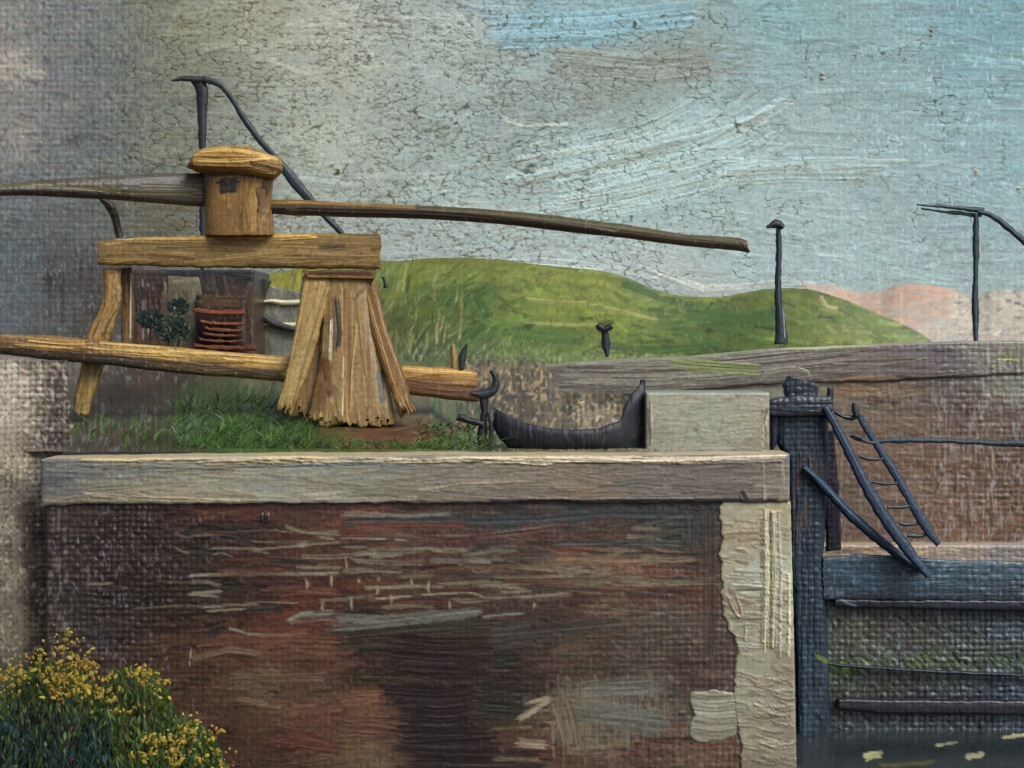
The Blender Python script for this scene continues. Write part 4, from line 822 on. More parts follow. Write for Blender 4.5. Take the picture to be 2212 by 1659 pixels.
# legs, left-hand group
S = leg([(224, 582), (222, 640), (210, 680), (186, 725), (176, 790), (160, 850), (158, 890)], [(262, 582), (262, 650), (248, 700), (236, 740), (222, 800), (204, 850), (192, 900)], (YW + .05, YW - .25), .2, (146, 112, 64), (168, 130, 74), 1.75)
for k in range(16): stroke(S, [(226 + random.uniform(0, 30), 590), (236 + random.gauss(0, 9), 660), (206 + random.gauss(0, 10), 730)], 4, random.choice([(176, 138, 78), (96, 76, 50), (160, 124, 72)]), h=1.8, dry=.2)
stroke(S, [(196, 800), (176, 890)], 34, (146, 122, 74), a=.7, h=1); build(S, 'leg', M_wood, wl)
S = leg([(256, 584), (264, 650), (262, 740), (262, 786)], [(286, 580), (288, 650), (286, 740), (288, 788)], YW + .35, .16, (118, 88, 56), (140, 106, 62), 1.57)
stroke(S, [(284, 592), (282, 735)], 3.5, (190, 180, 168), h=3.5); build(S, 'leg', M_wood, wl)  # whitish stroke is a painted glint along the ridge
# capstan bars
S = beam([(552, 430), (640, 431), (760, 438), (900, 443), (1060, 452), (1200, 466), (1340, 483), (1480, 506), (1600, 513), (1612, 518)], [(550, 458), (640, 466), (760, 469), (900, 472), (1060, 482), (1200, 498), (1340, 514), (1480, 531), (1600, 543), (1618, 546)], (YW - .1, 21.6), .2, sec=.75, wob=1.5, wobl=60)
S.fill((82, 70, 50), .12, 4, 70, 5)
for (pts, wd, c, dr) in [([(560, 436), (700, 437), (900, 447)], 9, (140, 104, 54), .0), ([(900, 448), (1100, 462), (1300, 486), (1600, 522)], 12, (92, 84, 60), .1), ([(640, 455), (760, 458), (960, 464), (1120, 480), (1300, 502)], 15, (54, 42, 38), .0), ([(560, 455), (620, 456)], 14, (46, 36, 34), 0), ([(1000, 476), (1200, 494), (1400, 518)], 9, (58, 46, 44), .1), ([(1300, 500), (1450, 522), (1600, 536)], 10, (70, 56, 50), .2), ([(1150, 472), (1250, 484), (1330, 500)], 5, (112, 106, 92), .1), ([(620, 436), (800, 442)], 4, (176, 126, 60), .1), ([(1592, 514), (1606, 522), (1612, 540)], 8, (84, 70, 52), 0)]:  # lighter top and shaded underside painted along the bar
    stroke(S, smooth_pl(pts, 1), wd, c, h=1.5, dry=dr)
build(S, 'capstan_bar', M_wood, wl)
S = beam([(-260, 392), (0, 398), (130, 386), (250, 380), (340, 374), (440, 374)], [(-260, 412), (0, 424), (100, 424), (250, 432), (340, 440), (440, 446)], (20.8, YW), .22, sec=.75, wob=1.5, wobl=60)
S.fill((84, 78, 70), .14, 4, 70, 5)
for (pts, wd, c, dr) in [([(-60, 400), (100, 400), (250, 412)], 9, (98, 92, 62), .1), ([(0, 414), (120, 418), (230, 424)], 10, (54, 46, 50), .0), ([(230, 424), (340, 434), (440, 442)], 9, (58, 50, 46), .1), ([(150, 404), (260, 416), (420, 420)], 6, (94, 88, 56), .2), ([(270, 392), (420, 386)], 18, (86, 82, 80), .2), ([(300, 402), (430, 406)], 14, (92, 86, 72), .2)]:
    stroke(S, smooth_pl(pts, 1), wd, c, h=1.1, dry=dr)
build(S, 'capstan_bar', M_wood, wl)
S = bar([(216, 424), (238, 446), (250, 470), (258, 512)], [12, 20, 18, 16], YW + .05, wob=2); S.fill((62, 54, 50), .15); build(S, 'stay', M_wood, wl)

# low balance beam
bb_ = thing('balance_beam', 'long low tan balance beam crossing behind the thick windlass legs', 'beam', 600, 800, YW)
S = beam([(-260, 690), (0, 722), (110, 724), (240, 738), (400, 752), (600, 768), (870, 790), (960, 794), (1026, 800)], [(-260, 742), (0, 764), (110, 778), (240, 790), (400, 808), (600, 824), (870, 850), (960, 862), (1032, 868)], (YW - 1.0, YW + .55), .3, sec=.35, wob=2, wobl=40)
BC = [(0,735,(150,112,66)),(120,742,(146,108,62)),(250,752,(160,120,66)),(400,762,(172,134,72)),(560,782,(190,150,82)),(610,790,(180,140,76)),(900,802,(176,132,70)),(1000,812,(180,136,76)),(0,760,(62,56,56)),(120,768,(62,54,48)),(250,780,(68,58,50)),(400,796,(86,68,46)),(560,812,(92,72,44)),(900,830,(108,72,48)),(960,846,(116,78,50)),(1010,850,(112,84,60))]  # pale upper and dark lower points paint lit top, shaded underside
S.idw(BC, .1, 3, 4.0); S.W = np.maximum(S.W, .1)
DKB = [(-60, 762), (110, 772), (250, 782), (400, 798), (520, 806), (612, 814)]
scumble(S, 120, BC, (60, 180), (3, 9), box=(-20, 725, 1030, 860), jit=.1, a=.8, h=1.8, dry=.1, ang=.075, dang=.02, pw=4)
for k in range(26):
    x = random.uniform(0, 500); y = 732 + x * .075 + random.gauss(0, 6)
    stroke(S, smooth_pl([(x, y), (x + 60, y + 6), (x + 130, y + 9)], 1), random.uniform(3, 6), random.choice([(206, 166, 92), (176, 132, 68), (214, 178, 106)]), h=2.4, ridge=1.2, a=.8, dry=.15)
stroke(S, DKB, 30, (64, 54, 44), a=.9, h=.8); stroke(S, [(-60, 772), (150, 786), (300, 792)], 16, (50, 46, 48), a=.9, h=.8); stroke(S, [(868, 832), (950, 842), (1030, 850)], 34, (106, 72, 48), a=.9, h=.9)  # dark bands paint the underside's shade on the lower half
for k in range(14):
    x = random.uniform(330, 560); stroke(S, [(x, 786 + (x - 330) * .08 + random.gauss(0, 7)), (x + 90, 794 + (x - 330) * .08 + random.gauss(0, 7))], 4, random.choice([(98, 80, 52), (50, 42, 36), (116, 92, 56)]), h=1, a=.7, dry=.2)
stroke(S, [(440, 812), (560, 820), (612, 824)], 5, (192, 144, 70), h=2)
stroke(S, [(870, 795), (950, 802), (1024, 808)], 12, (200, 158, 84), h=2.2)
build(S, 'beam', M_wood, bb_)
S = bar([(978, 745), (983, 798)], [12, 16, 14], YW + .45, .12); S.fill((176, 142, 92), .1); build(S, 'peg', M_wood, bb_)
S = bar([(1008, 744), (1000, 765), (996, 796)], [5, 18, 12], YW + .42, .12); S.fill((48, 56, 60), .15); build(S, 'peg', M_dark, bb_)

# ------------------------------------------------------------------ things seen under the windlass beam
sh = thing('timber_shed', 'dark brown timber shed glimpsed between the windlass legs, with a grey door', 'shed', 400, 745, 31)
SH = [(300,600,(64,50,44)),(340,640,(72,54,40)),(320,700,(88,66,46)),(350,720,(84,62,44)),(400,590,(46,44,42)),(480,600,(44,44,44)),(470,650,(58,46,38)),(540,600,(50,48,46)),(500,645,(78,60,44))]
S = face(262, 548, 583, 790, 31, 2.2); S.idw(SH, .12, 3)
scumble(S, 130, SH, (20, 60), (6, 14), box=(270, 585, 545, 745), jit=.12, a=.8, h=1, dry=.15, ang=1.55, dang=.2)
for k in range(14): stroke(S, [(x_ := random.uniform(285, 360), random.uniform(600, 640)), (x_ + 2, random.uniform(650, 740))], 5, random.choice([(120, 110, 112), (52, 38, 34), (98, 74, 52)]), h=2, dry=.2)
stroke(S, [(350, 588), (450, 585), (560, 596)], 20, (40, 42, 46), h=1); stroke(S, [(500, 590), (600, 600)], 16, (46, 44, 44)); stroke(S, [(300, 620), (310, 650)], 30, (52, 40, 40))
block(S, 2.0, 'wall', M_brick, sh, amp=3)
S = beam([(362, 598), (360, 650), (366, 740), (366, 780)], [(432, 602), (438, 660), (430, 740), (428, 780)], 30.97, .12, sec=.2); S.W[:] = .2; S.fill((114, 108, 88), .12, 4, 12, 30)
for k in range(18): stroke(S, [(x_ := random.uniform(366, 432), random.uniform(604, 640)), (x_, random.uniform(660, 740))], 7, random.choice([(128, 120, 98), (98, 90, 72), (84, 78, 62), (120, 114, 96)]), h=1.4, dry=.2)
stroke(S, [(372, 608), (430, 606)], 7, (136, 130, 108), h=1.8); build(S, 'door', M_wood, sh)

pk = thing('plank_stack', 'stack of rusty orange boards against the dark shed', 'plank stack', 480, 745, 30.4)
for (y, wd, x0, x1, c) in [(676, 13, 418, 528, (128, 66, 44)), (700, 9, 432, 526, (116, 62, 42)), (714, 9, 442, 524, (104, 58, 42)), (726, 8, 438, 520, (96, 54, 42)), (738, 7, 430, 524, (100, 56, 42)), (752, 12, 418, 552, (100, 56, 42))]:
    S = bar([(x0, y - 6), ((x0 + x1) / 2, y + 1), (x1, y - 2)], [wd * .7, wd, wd * .8], 30.3, .3, sec=.35, wob=4, wobl=12); S.fill(c, .18, random.randint(0, 99)); stroke(S, [(x0, y - 3), (x1, y)], 4, tuple(min(255, int(v * 1.2)) for v in c), h=1.4, dry=.1); build(S, 'plank', M_wood, pk)
S = beam([(424, 640), (424, 760)], [(532, 640), (534, 760)], 30.75, .2, sec=.2); S.fill((54, 42, 40), .15); stroke(S, [(430, 650), (524, 652)], 26, (84, 62, 42), h=1); stroke(S, [(526, 650), (526, 745)], 8, (70, 54, 60), h=2); build(S, 'backing', M_wood, pk)

bg_ = thing('barge', 'pale grey-green barge with white gunwales behind the thick windlass legs', 'boat', 595, 748, 33)
PG = [(545,620,(112,112,98)),(560,700,(116,118,104)),(600,670,(112,116,104)),(640,680,(104,106,94)),(580,725,(122,126,112)),(620,735,(112,116,104)),(560,745,(88,84,78)),(600,615,(112,112,104))]
S = beam([(532, 612), (540, 660), (546, 730), (552, 782)], [(700, 640), (700, 660), (692, 730), (690, 786)], 33, 1.2, sec=.35); S.idw(PG, .1, 3)
scumble(S, 60, PG, (16, 46), (5, 12), box=(530, 606, 690, 750), jit=.09, a=.85, h=1.2, dry=.1, ang=1.5, dang=.2); build(S, 'hull', M_stone, bg_)
for (y, yy) in ((649, 0), (698, 0)):
    S = bar([(558, y + 7), (580, y), (610, y + 6), (645, y + 4), (690, y + 2)], [4, 9, 12, 10, 10], 32.35, .12, wob=1.5); S.fill((196, 192, 156), .08); stroke(S, [(575, y), (640, y + 3)], 5, (214, 212, 182), h=2.5); build(S, 'gunwale', M_stone, bg_)
S = bar([(526, 660), (560, 680), (590, 700), (650, 716), (690, 720)], [10, 16, 15, 12, 10], 32.25, .12, wob=1.5); S.fill((50, 52, 52), .15); build(S, 'mooring_rope', M_dark, bg_)
S = bar([(574, 604), (566, 650)], [26, 8], 32.3, .12, wob=1.5); S.fill((52, 52, 50), .15); build(S, 'tarpaulin', M_dark, bg_)

# ------------------------------------------------------------------ iron jibs, posts
NAVY = (50, 62, 70)
def iron(pl, w_, Y, c=NAVY, th=None, hl=True, **k):
    k.setdefault('wob', 2.6); k.setdefault('wobl', 14)
    if k['wob'] < 2.2: k['wob'] = 2.2
    S = bar(pl, w_, Y, th, **k); S.W *= .5; S.fill(c, .16, random.randint(0, 999), 12, 12)
    if hl:
        pl = np.asarray(pl, float); ww = w_ if not isinstance(w_, (list, tuple)) else sum(w_) / len(w_)
        stroke(S, pl + np.array([ww * .12, -ww * .1]), max(2.5, ww * .25), tuple(min(255, int(v * 1.35 + 8)) for v in c), h=1.8, a=.6, dry=.25)
    return S
jl = thing('crane', 'dark iron jib crane rising behind the capped drum of the windlass', 'crane', 436, 790, 33.6, 'iron jib cranes')
S = iron([(426, 170), (438, 195), (436, 240), (437, 310), (438, 420), (437, 500), (440, 790)], [30, 18, 12, 13, 8, 8, 14], 33.6, (44, 44, 50), th=.12); build(S, 'post', M_dark, jl)
S = iron([(370, 175), (395, 169), (420, 172), (446, 172)], [4, 9, 15, 16], 33.55, (48, 46, 46), th=.09); build(S, 'head', M_dark, jl)
S = iron([(440, 170), (478, 182), (505, 220), (530, 262), (560, 302), (586, 330), (612, 360), (636, 394), (664, 424), (700, 466), (738, 502), (760, 530)], [14, 11, 11, 14, 14, 12, 18, 26, 18, 13, 14, 8], 33.5, (44, 56, 60), th=.1, wob=1.6); build(S, 'jib', M_dark, jl)
jr = thing('crane', 'slender iron jib crane by the far wall at the right edge', 'crane', 2108, 722, 36, 'iron jib cranes')
S = iron([(2108, 460), (2109, 560), (2106, 640), (2108, 722), (2108, 746)], [13, 14, 11, 16, 8], 36, (44, 56, 64), th=.16); build(S, 'post', M_dark, jr)
S = iron([(1982, 443), (2060, 447), (2126, 455)], [4, 8, 14], 36, (56, 68, 74), th=.16); stroke(S, [(2000, 453), (2120, 462)], 6, (90, 104, 104)); build(S, 'head', M_dark, jr)
S = iron([(1990, 452), (2050, 458), (2120, 466)], [3, 8, 9], 36.1, (76, 90, 92), th=.1); build(S, 'head', M_dark, jr)
S = iron([(2112, 456), (2140, 462), (2168, 484), (2212, 522), (2300, 590)], [10, 14, 14, 16, 14], 36, (48, 60, 68), th=.16); build(S, 'jib', M_dark, jr)
lp = thing('mooring_post', 'tall dark iron post with a knobbed top on the far bank before the green hill', 'post', 1686, 738, 35.2)
S = iron([(1682, 486), (1682, 560), (1680, 640), (1686, 700), (1688, 742)], [11, 13, 13, 20, 30], 35.2, (42, 52, 58)); stroke(S, [(1690, 640), (1696, 730)], 3, (130, 140, 146), h=2.5); build(S, 'shaft', M_dark, lp)
S = iron([(1656, 492), (1668, 486), (1680, 482), (1692, 492)], [6, 14, 20, 10], 35.1, (40, 40, 44), wob=3, wobl=9); build(S, 'knob', M_dark, lp)
sb = thing('bollard', 'short dark bollard with a twin-lobed top on the far coping', 'bollard', 1310, 768, 34.3)
S = iron([(1306, 715), (1309, 740), (1312, 770)], [16, 20, 6], 34.3, (40, 44, 50), wob=2); build(S, 'shaft', M_dark, sb)
S = iron([(1290, 701), (1298, 708), (1306, 712), (1314, 708), (1322, 704)], [12, 18, 12, 16, 12], 34.2, (36, 38, 42), wob=2); build(S, 'head', M_dark, sb)
S = iron([(828, 598), (832, 612), (834, 622)], [10, 5, 12], 70, (40, 46, 44), th=.2, wob=2); o = build(S, 'stake', M_dark, None, P(832, 622, 70)); tag(o, 'tiny dark stake on the green slope just right of the windlass beam', 'stake')

# ring post left of the boat
rp = thing('mooring_post', 'black ringed mooring post standing left of the small black boat', 'post', 1045, 975, 21.5)
S = iron([(1044, 848), (1046, 900), (1040, 940), (1046, 974)], [20, 16, 20, 24], 21.5, (36, 36, 42), wob=2.5, wobl=12); build(S, 'shaft', M_dark, rp)
S = iron([(1062, 800), (1074, 822), (1066, 846), (1040, 852), (1016, 850)], [10, 16, 20, 22, 8], 21.45, (44, 48, 52), wob=2.5, wobl=12); build(S, 'ring', M_dark, rp)
S = iron([(990, 900), (1010, 908), (1030, 912), (1044, 918)], [18, 16, 14, 18], 21.45, (38, 40, 44), wob=3, wobl=12); build(S, 'cleat', M_dark, rp)
S = iron([(1054, 890), (1064, 930), (1056, 968)], [6, 8, 12], 21.4, (40, 42, 48), wob=2); build(S, 'chain', M_dark, rp)

# ------------------------------------------------------------------ small black boat
rb = thing('rowing_boat', 'small black boat with a high pointed right end lying behind the pale coping', 'boat', 1230, 976, 21.7)
ns, nr = 170, 34
tpar = np.linspace(0, 1, ns); xsb = 1066 + (1394 - 1066) * tpar
sheer = np.interp(xsb, [1066, 1076, 1100, 1130, 1180, 1230, 1290, 1340, 1350, 1366, 1380, 1390, 1394], [882, 886, 900, 912, 924, 928, 926, 908, 874, 850, 834, 822, 818])
keel = np.interp(xsb, [1066, 1080, 1100, 1130, 1394], [920, 945, 966, 976, 978])
half = .40 * np.sin(np.pi * np.clip(tpar, .015, .985)) ** .45
ang = np.linspace(-math.pi / 2, math.pi / 2, nr)                     # near gunwale, keel, far gunwale
Vb = []; Pb = []
for i in range(ns):
    row = []
    for j in range(nr):
        s = math.sin(ang[j]); dpt = abs(math.cos(ang[j])) ** .55
        Yv = 21.55 + half[i] * s
        py = sheer[i] + (keel[i] - sheer[i]) * dpt
        row.append((xsb[i], py, Yv))
    Pb.append(row)
Pb = np.array(Pb)
S = Sheet(Pb[..., 0] + 1.5 * (vn(Pb[..., 0] / 8, Pb[..., 1] / 8, 4) - .5), Pb[..., 1] + 2.5 * (fbm(Pb[..., 0] / 9, Pb[..., 2] * 3, 5) - .5), Pb[..., 2]); prep(S)
S.fill((40, 42, 48), .15); S.W = S.W * 0 + .45; S.dirt = .3
S.F = np.broadcast_to(np.where(ang < 0.2, 1., -.3)[None], S.PX.shape) + 0
for k in range(60):
    x = random.uniform(1075, 1385); y = random.uniform(890, 970)
    stroke(S, [(x, y), (x + random.gauss(0, 3), y + random.uniform(14, 40))], random.uniform(4, 9), random.choice([(34, 36, 42), (52, 54, 60), (44, 44, 52), (40, 56, 60)]), a=.8, h=1.4, dry=.1)
stroke(S, [(1140, 970), (1250, 972), (1380, 962)], 14, (38, 56, 58), a=.8, dry=.1)
specks(S, .4, (92, 94, 108), 3.4, 10, 560, .70, .84)
hull = build(S, 'hull', M_dark, rb, amp=3)
sm = hull.modifiers.new('thickness', 'SOLIDIFY'); sm.thickness = .03; sm.offset = 0
S = iron([(1387, 820), (1389, 880), (1386, 950), (1384, 984)], [10, 14, 14, 8], 21.5, (38, 40, 48), wob=3, wobl=12); build(S, 'stem_post', M_dark, rb)
S = iron([(1070, 880), (1082, 910), (1096, 940), (1110, 975)], [6, 16, 16, 14], 21.5, (42, 42, 50), wob=3, wobl=12); build(S, 'stern_post', M_dark, rb)

# ------------------------------------------------------------------ lock gate
YG = 23.0
BL = (50, 68, 82)
gt = thing('lock_gate', 'blue-black timber lock gate with tall heel post at the wall corner', 'gate', 1740, 1659, YG)
def gatepaint(S, base=BL, n=26, vert=True, seed=1):
    S.fill(base, .15, seed, 12 if vert else 60, 60 if vert else 12); S.dirt = .5
    S.W = np.maximum(S.W, .75)
    x0, x1 = S.PX.min(), min(S.PX.max(), 2230); y0, y1 = S.PY.min(), min(S.PY.max(), 1680)
    for _ in range(n):
        x = random.uniform(x0, x1); y = random.uniform(y0, y1); l = random.uniform(30, 120)
        pts = [(x, y), (x + random.gauss(0, 2), y + l)] if vert else [(x, y), (x + l, y + random.gauss(0, 2))]
        b = random.choice([.75, .9, 1.15, 1.4]); stroke(S, pts, random.uniform(4, 10), tuple(int(v * b) for v in base), a=.7, h=1.4, dry=.25, thick=.15)
S = beam([(1672, 900), (1678, 960), (1700, 1000), (1704, 1200), (1716, 1400), (1724, 1800)], [(1788, 900), (1790, 960), (1786, 1100), (1778, 1200), (1790, 1400), (1800, 1800)], YG + .1, .5, sec=.3, wob=2)
gatepaint(S, (40, 54, 66), 90); 
for k in range(26):
    x = random.uniform(1715, 1775); y = random.uniform(960, 1150)
    stroke(S, [(x, y), (x + random.gauss(0, 2), y + random.uniform(30, 80))], random.uniform(4, 7), random.choice([(96, 70, 56), (60, 70, 78), (36, 40, 46), (84, 66, 60), (50, 60, 56)]), a=.7, h=1.8, dry=.2)
stroke(S, [(1760, 1410), (1800, 1440)], 10, (84, 104, 50), dry=.2)
build(S, 'heel_post', M_gate, gt, amp=4.4)
S = beam([(1700, 812), (1690, 830), (1698, 866)], [(1762, 830), (1768, 836), (1764, 868)], YG + .05, .34, sec=.35, wob=3); S.fill((44, 52, 60), .15); S.W[:] = .8; build(S, 'post_head', M_gate, gt, amp=4)
S = beam([(1658, 862), (1720, 852), (1796, 856)], [(1662, 900), (1720, 902), (1798, 898)], YG - .16, .3, sec=.3, wob=3); gatepaint(S, (46, 54, 62), 14, False); stroke(S, [(1670, 890), (1790, 896)], 9, (30, 32, 38)); build(S, 'head_beam', M_gate, gt, amp=4)
S = iron([(1674, 900), (1672, 950), (1668, 972)], [26, 20, 10], YG - .14, (30, 34, 46), wob=3); build(S, 'strap', M_gate, gt)
S = iron([(1794, 838), (1792, 870), (1790, 906)], [12, 18, 16], YG - .2, (38, 46, 52), wob=2); build(S, 'pin', M_gate, gt)
S = iron([(1800, 886), (1820, 900), (1846, 904), (1856, 894)], [10, 9, 12, 10], YG - .2, (38, 44, 50), wob=2); build(S, 'bracket', M_gate, gt)
S = iron([(1844, 870), (1848, 882), (1850, 900)], [10, 16, 12], YG - .25, (40, 50, 54), wob=2); build(S, 'pin', M_gate, gt)
S = beam([(1776, 930), (1778, 1060), (1784, 1190)], [(1802, 930), (1814, 1060), (1818, 1186)], YG + .35, .2, sec=.4, wob=3); gatepaint(S, (44, 42, 52), 14); build(S, 'post', M_gate, gt, amp=4)
S = iron([(1736, 1010), (1770, 1040), (1820, 1096), (1880, 1150), (1940, 1200), (1992, 1232)], [14, 18, 22, 24, 20, 14], YG - .25, (40, 58, 76), wob=2); build(S, 'brace', M_gate, gt)
# top rail
GT = [(1830,1220,(58,74,82)),(1900,1230,(56,74,82)),(2000,1240,(56,72,78)),(2100,1240,(62,78,82)),(2190,1230,(70,84,88)),(1830,1270,(50,62,72)),(2000,1280,(52,64,72)),(2150,1280,(52,60,66)),(1850,1300,(38,38,48)),(2000,1305,(36,38,48)),(2180,1300,(40,42,50)),
 (1830,1340,(60,60,48)),(1850,1350,(76,76,52)),(1900,1350,(66,60,58)),(1990,1350,(64,62,56)),(2100,1360,(54,58,60)),(2180,1360,(58,68,76)),(1850,1400,(70,64,56)),(1950,1395,(60,56,56)),(2080,1400,(60,62,58)),(2180,1400,(56,64,60)),(1830,1425,(62,66,50)),(1900,1420,(66,68,54)),(2000,1425,(64,72,52)),(2100,1430,(60,66,54)),(2190,1430,(58,66,60)),
 (1760,1440,(54,66,54)),(1800,1450,(58,70,50)),(1850,1460,(54,58,56)),(1950,1470,(62,58,54)),(2080,1480,(54,60,64)),(2180,1480,(50,62,72)),(1850,1500,(58,52,50)),(1980,1520,(44,42,50)),(2100,1520,(48,50,56)),(1900,1550,(50,52,58)),(2190,1540,(46,56,68)),(1850,1600,(46,54,58)),(2000,1600,(52,62,64)),(2190,1600,(44,54,64)),(1850,1650,(44,50,52))]
S = beam([(1778, 1204), (1850, 1196), (1990, 1204), (2080, 1210), (2212, 1212), (3400, 1212)], [(1778, 1296), (1900, 1296), (2212, 1300), (3400, 1300)], YG, .3, sec=.12, M=110)
S.idw(GT, .1, 6); S.W = np.maximum(S.W, .7); S.dirt = .4
scumble(S, 150, GT, (40, 140), (6, 14), box=(1780, 1200, 2230, 1296), jit=.10, a=.75, h=1, dry=.3, ang=.01, dang=.05, thick=.1)
for k in range(6): stroke(S, [(1600 + 20, 0), (1601, 1)], 1, BL)
specks(S, .5, (104, 124, 140), 3.4, 10, 540, .68, .84); S.C *= np.array([.92, 1.08, 1.22])  # bluish specks put thread glints into the rail's colour
build(S, 'top_rail', M_gate, gt, amp=3.6)
S = face(1770, 3400, 1290, 1830, YG + .12, 2.3); S.idw(GT, .14, 7); S.W = np.maximum(S.W, .85) * 1.1; S.dirt = .4
scumble(S, 420, GT, (16, 60), (5, 11), box=(1775, 1296, 2230, 1659), jit=.14, a=.75, h=1.1, dry=.3, ang=.7, dang=.6, thick=.1)
for k in range(48):
    x = random.uniform(1830, 2220); y = 1418 + random.gauss(0, 10) + (x - 1830) * .02
    stroke(S, [(x, y), (x + random.uniform(4, 20), y + random.uniform(6, 20))], random.uniform(4, 9), random.choice([(74, 90, 48), (62, 76, 46), (84, 96, 58), (60, 70, 54)]), a=.5, h=1.0, dry=.35)
for k in range(22):
    x = random.uniform(1745, 1830); y = 1440 + random.gauss(0, 8)
    stroke(S, [(x, y), (x + random.uniform(6, 22), y + random.uniform(2, 10))], random.uniform(4, 8), (88, 110, 42), a=.8, h=1.2, dry=.1)
specks(S, .55, (112, 124, 142), 3.4, 10, 550, .66, .82); S.C *= np.array([1.15, 1.25, 1.2])  # bluish specks paint thread glints on the panel
block(S, .14, 'panel', M_gate, gt, amp=4.6)
S = beam([(1804, 1292), (1900, 1294), (2212, 1294), (3400, 1294)], [(1806, 1312), (1860, 1314), (2212, 1322), (3400, 1322)], YG - .05, .22, sec=.5, M=30, wob=2.5); S.fill((30, 34, 44), .15); S.W[:] = .3; stroke(S, smooth_pl([(1812, 1290), (1830, 1304), (1850, 1310)], 1), 6, (84, 92, 108), h=2); build(S, 'rail', M_gate, gt, amp=4)
S = bar([(1760, 1426), (1800, 1436), (1900, 1444), (2040, 1452), (2140, 1456), (2300, 1462)], [6, 8, 8, 10, 8, 8], YG - .02, .16, wob=2); S.fill((42, 56, 64), .12); build(S, 'rail', M_gate, gt)
S = beam([(1812, 1506), (1900, 1508), (3400, 1516)], [(1812, 1534), (1900, 1544), (3400, 1552)], YG, .26, sec=.5, M=30, wob=3); S.fill((36, 38, 46), .15); S.W[:] = .35; build(S, 'rail', M_gate, gt, amp=4)
# handrail bar across the chamber
hr = bar([(1835, 940), (1858, 950), (1900, 954), (1960, 950), (2060, 952), (2140, 958), (2240, 958), (2700, 960)], [8, 12, 10, 14, 10, 14, 12, 12], YG + .6, .08, wob=2.6, wobl=12); hr.fill((52, 68, 76), .18)
o = build(hr, 'handrail', M_dark, None, P(2040, 952, YG + .6)); tag(o, 'thin blue-black iron handrail running right from behind the ladder', 'handrail')
# ladder
ld = thing('ladder', 'steep blue-black ladder leaning from the gate post down to the gate', 'ladder', 2000, 1230, YG - .3)
La = [(1782, 880), (1806, 920), (1836, 980), (1870, 1050), (1906, 1110), (1940, 1160), (1975, 1205), (2006, 1246)]
Lb = [(1846, 880), (1868, 920), (1900, 970), (1932, 1020), (1966, 1080), (1998, 1136), (2028, 1176)]
S = iron(La, [15, 20, 22, 25, 27, 27, 24, 12], (YG - .3, YG - .55), (38, 56, 74), wob=2.6, sec=.5); build(S, 'stile', M_gate, ld)
S = iron(Lb, [12, 15, 17, 19, 19, 22, 15], (YG - .1, YG - .35), (40, 58, 74), wob=2.6, sec=.5); build(S, 'stile', M_gate, ld)
for (a, b) in [((1842, 938), (1892, 958)), ((1856, 985), (1908, 992)), ((1884, 1040), (1938, 1044)), ((1916, 1095), (1972, 1092)), ((1942, 1130), (1990, 1130)), ((1960, 1156), (2008, 1152))]:
    S = iron([a, ((a[0] + b[0]) / 2, (a[1] + b[1]) / 2 + 4), b], [8, 9, 7], (YG - .35, YG - .3), (48, 54, 60), hl=False, th=.05); build(S, 'rung', M_gate, ld)

# ------------------------------------------------------------------ water
WZ = -4.75
nx = dense(1690, 2240, 1300, 4200, 2.6)
Yv = np.linspace(24.5, 14.0, 120)
X, Yg = np.meshgrid(nx, Yv)
S = prep(Sheet(X, HY + (EYE - WZ) * FPX / Yg, Yg)); S.fill((44, 52, 54), .12); S.F[:] = .12; S.W[:] = .7
for (x, y, l, wd, c) in [(1868, 1632, 36, 16, (178, 176, 124)), (2086, 1632, 40, 12, (176, 174, 132)), (2018, 1607, 52, 6, (160, 162, 130)), (2164, 1590, 60, 8, (176, 174, 134)), (1900, 1650, 120, 8, (88, 92, 50))]:  # pale strokes paint reflections onto the water
    stroke(S, smooth_pl([(x, y + 4), (x + l / 2, y), (x + l, y - 4)], 1), wd, c, h=1.5, rag=.4)
build(S, 'water', M_water, amp=4); tag(bpy.data.objects['water'], kind='structure')
# pale slivers added at the gate foot, standing in for reflections on the water
for i, (x, y, l, wd, c) in enumerate([(1868, 1634, 38, 18, (186, 182, 128)), (2086, 1630, 42, 12, (180, 178, 134)), (2018, 1606, 50, 6, (160, 162, 130)), (2160, 1588, 80, 8, (180, 178, 136))]):
    S = bar([(x, y + 5), (x + l * .4, y), (x + l, y - 5)], [wd * .8, wd, wd * .4, 2], YG - .12 + 0 * i, .06, wob=2.5, wobl=10); S.fill(c, .1)
    o = build(S, 'reed_leaf', M_leaf, None, P(x, y, YG - .12))
    tag(o, ['broad pale yellow leaf at the foot of the gate, leftmost and lowest', 'small pale cream leaf low on the gate foot, right of the broad yellow one', 'thin pale sliver of leaf above and between the two low leaves', 'narrow pale leaf on the gate foot at the right picture edge'][i], 'leaf', 'pale leaves at the gate foot')

